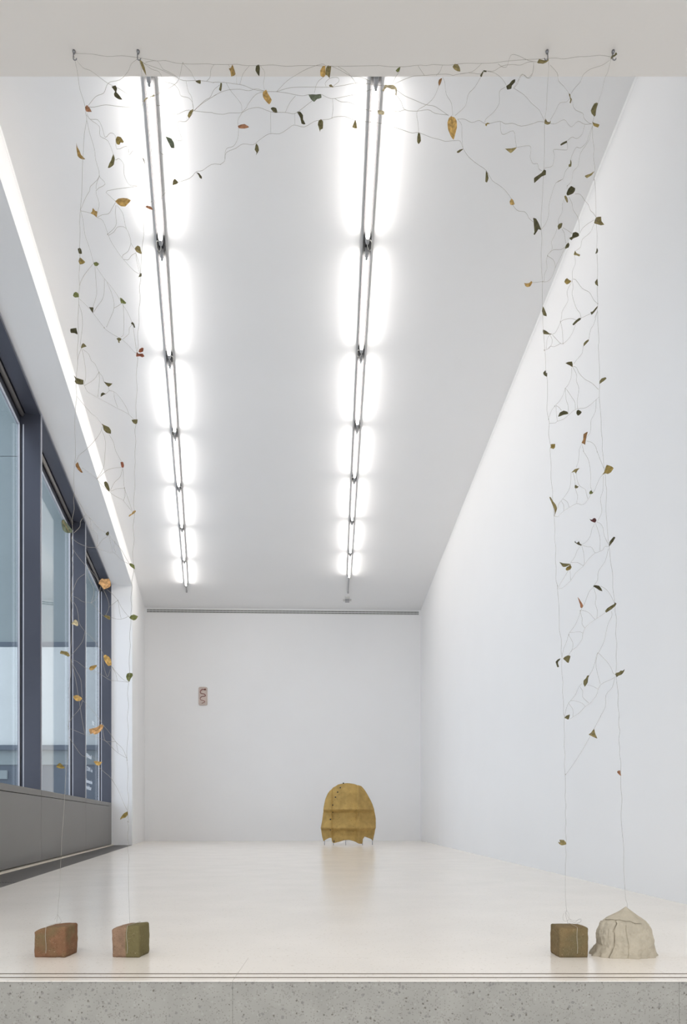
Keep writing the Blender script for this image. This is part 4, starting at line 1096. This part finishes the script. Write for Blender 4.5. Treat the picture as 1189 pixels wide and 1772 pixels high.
cells = {(i, j) for i in range(len(gx) - 1) for j in range(len(gy) - 1) if inside(gx[i] + st / 2, gy[j] + st / 2, outl)}
use = {}
for i, j in cells:
    for a, b in ((0, 0), (1, 0), (1, 1), (0, 1)):
        use[(i + a, j + b)] = use.get((i + a, j + b), 0) + 1
vid, V = {}, []
def sheet_pt(x, y):
    p = at(HX + x * HS, HYp + y * HS, SY); p.y = sheet_y(x, y); return p
for (i, j), k in use.items():
    x, y = gx[i], gy[j]
    if k < 4:
        _, x, y = nearest(x, y, outl)
    vid[(i, j)] = len(V); V.append(sheet_pt(x, y))
bm = bmesh.new()
bv = [bm.verts.new(p) for p in V]
for i, j in cells:
    bm.faces.new([bv[vid[(i, j)]], bv[vid[(i + 1, j)]], bv[vid[(i + 1, j + 1)]], bv[vid[(i, j + 1)]]])
bmesh.ops.recalc_face_normals(bm, faces=bm.faces)
bmesh.ops.solidify(bm, geom=list(bm.faces), thickness=.006)
bm_obj('sheet', bm, M_sheet, sh, smooth=True)
for x, y in ((510, 194), (467, 257), (430, 320), (400, 390), (362, 500), (360, 597), (330, 697), (330, 838), (380, 1000)):
    p = sheet_pt(x, y); r = .0125
    mesh_obj('stud', *tube([p + Vector((0, .004, 0)), p + Vector((0, -.010, 0)), p + Vector((0, -.018, 0))], r, 10, rad=[r, r, r * .55]), M_stud, sh, smooth=True)
for x, y in ((245, 985), (370, 1010), (540, 975), (771, 1015), (915, 985)):
    p = sheet_pt(x, y)
    mesh_obj('pin', *tube([p + Vector((0, .006, .03)), Vector((p.x + .003, p.y + .006, 0))], .0042, 6), M_pin, sh, smooth=True)

# ---------------------------------------------------------------- plaque on the end wall
pa, pb = at(344, 1189, 13.33), at(359, 1220.7, 13.33)
cxp, czp = (pa.x + pb.x) / 2, (pa.z + pb.z) / 2; hwp, hhp = (pb.x - pa.x) / 2, (pa.z - pb.z) / 2
pl = tag(empty('ceramic_plaque', (cxp, yb(cxp), czp)), 'small pinkish plaque with a winding snake relief on the end wall', 'plaque')
poly = []
rc = .03
for sx, sz, a0 in ((1, 1, 0), (-1, 1, 90), (-1, -1, 180), (1, -1, 270)):
    for k in range(5):
        t = math.radians(a0 + k * 22.5)
        poly.append((cxp + sx * (hwp - rc) + rc * math.cos(t), czp + sz * (hhp - rc) + rc * math.sin(t)))
bm = bmesh.new()
f0 = [bm.verts.new((x, yb(x) - .026, z)) for x, z in poly]; f1 = [bm.verts.new((x, yb(x) + .001, z)) for x, z in poly]
ff = bm.faces.new(f0); bm.faces.new(f1[::-1])
for k in range(len(poly)): bm.faces.new([f0[k], f1[k], f1[(k + 1) % len(poly)], f0[(k + 1) % len(poly)]])
bmesh.ops.bevel(bm, geom=list(ff.edges), offset=.005, segments=2, affect='EDGES')
bm_obj('slab', bm, M_plaque, pl)
sn = [(735, 465), (700, 463), (660, 465), (600, 465), (555, 510), (540, 560), (565, 600), (620, 610), (680, 625), (710, 660), (705, 690), (660, 702), (600, 705), (550, 740), (535, 785), (560, 825), (620, 840), (680, 865), (690, 890), (650, 915), (605, 930), (595, 950)]
sp_ = []
for x, y in sn:
    p = at(320 + x * .05046, 1170 + y * .05046, 13.33); p.y = yb(p.x) - .026; sp_.append(p)
sp_ = catmull(sp_, 3); nS = len(sp_)
mesh_obj('snake', *tube(sp_, .01, 7, rad=[((.006 + .014) * math.sin(min(1, k / 6) * math.pi)) if k < 6 else .0095 - .004 * k / nS for k in range(nS)]), M_snake, pl, smooth=True)
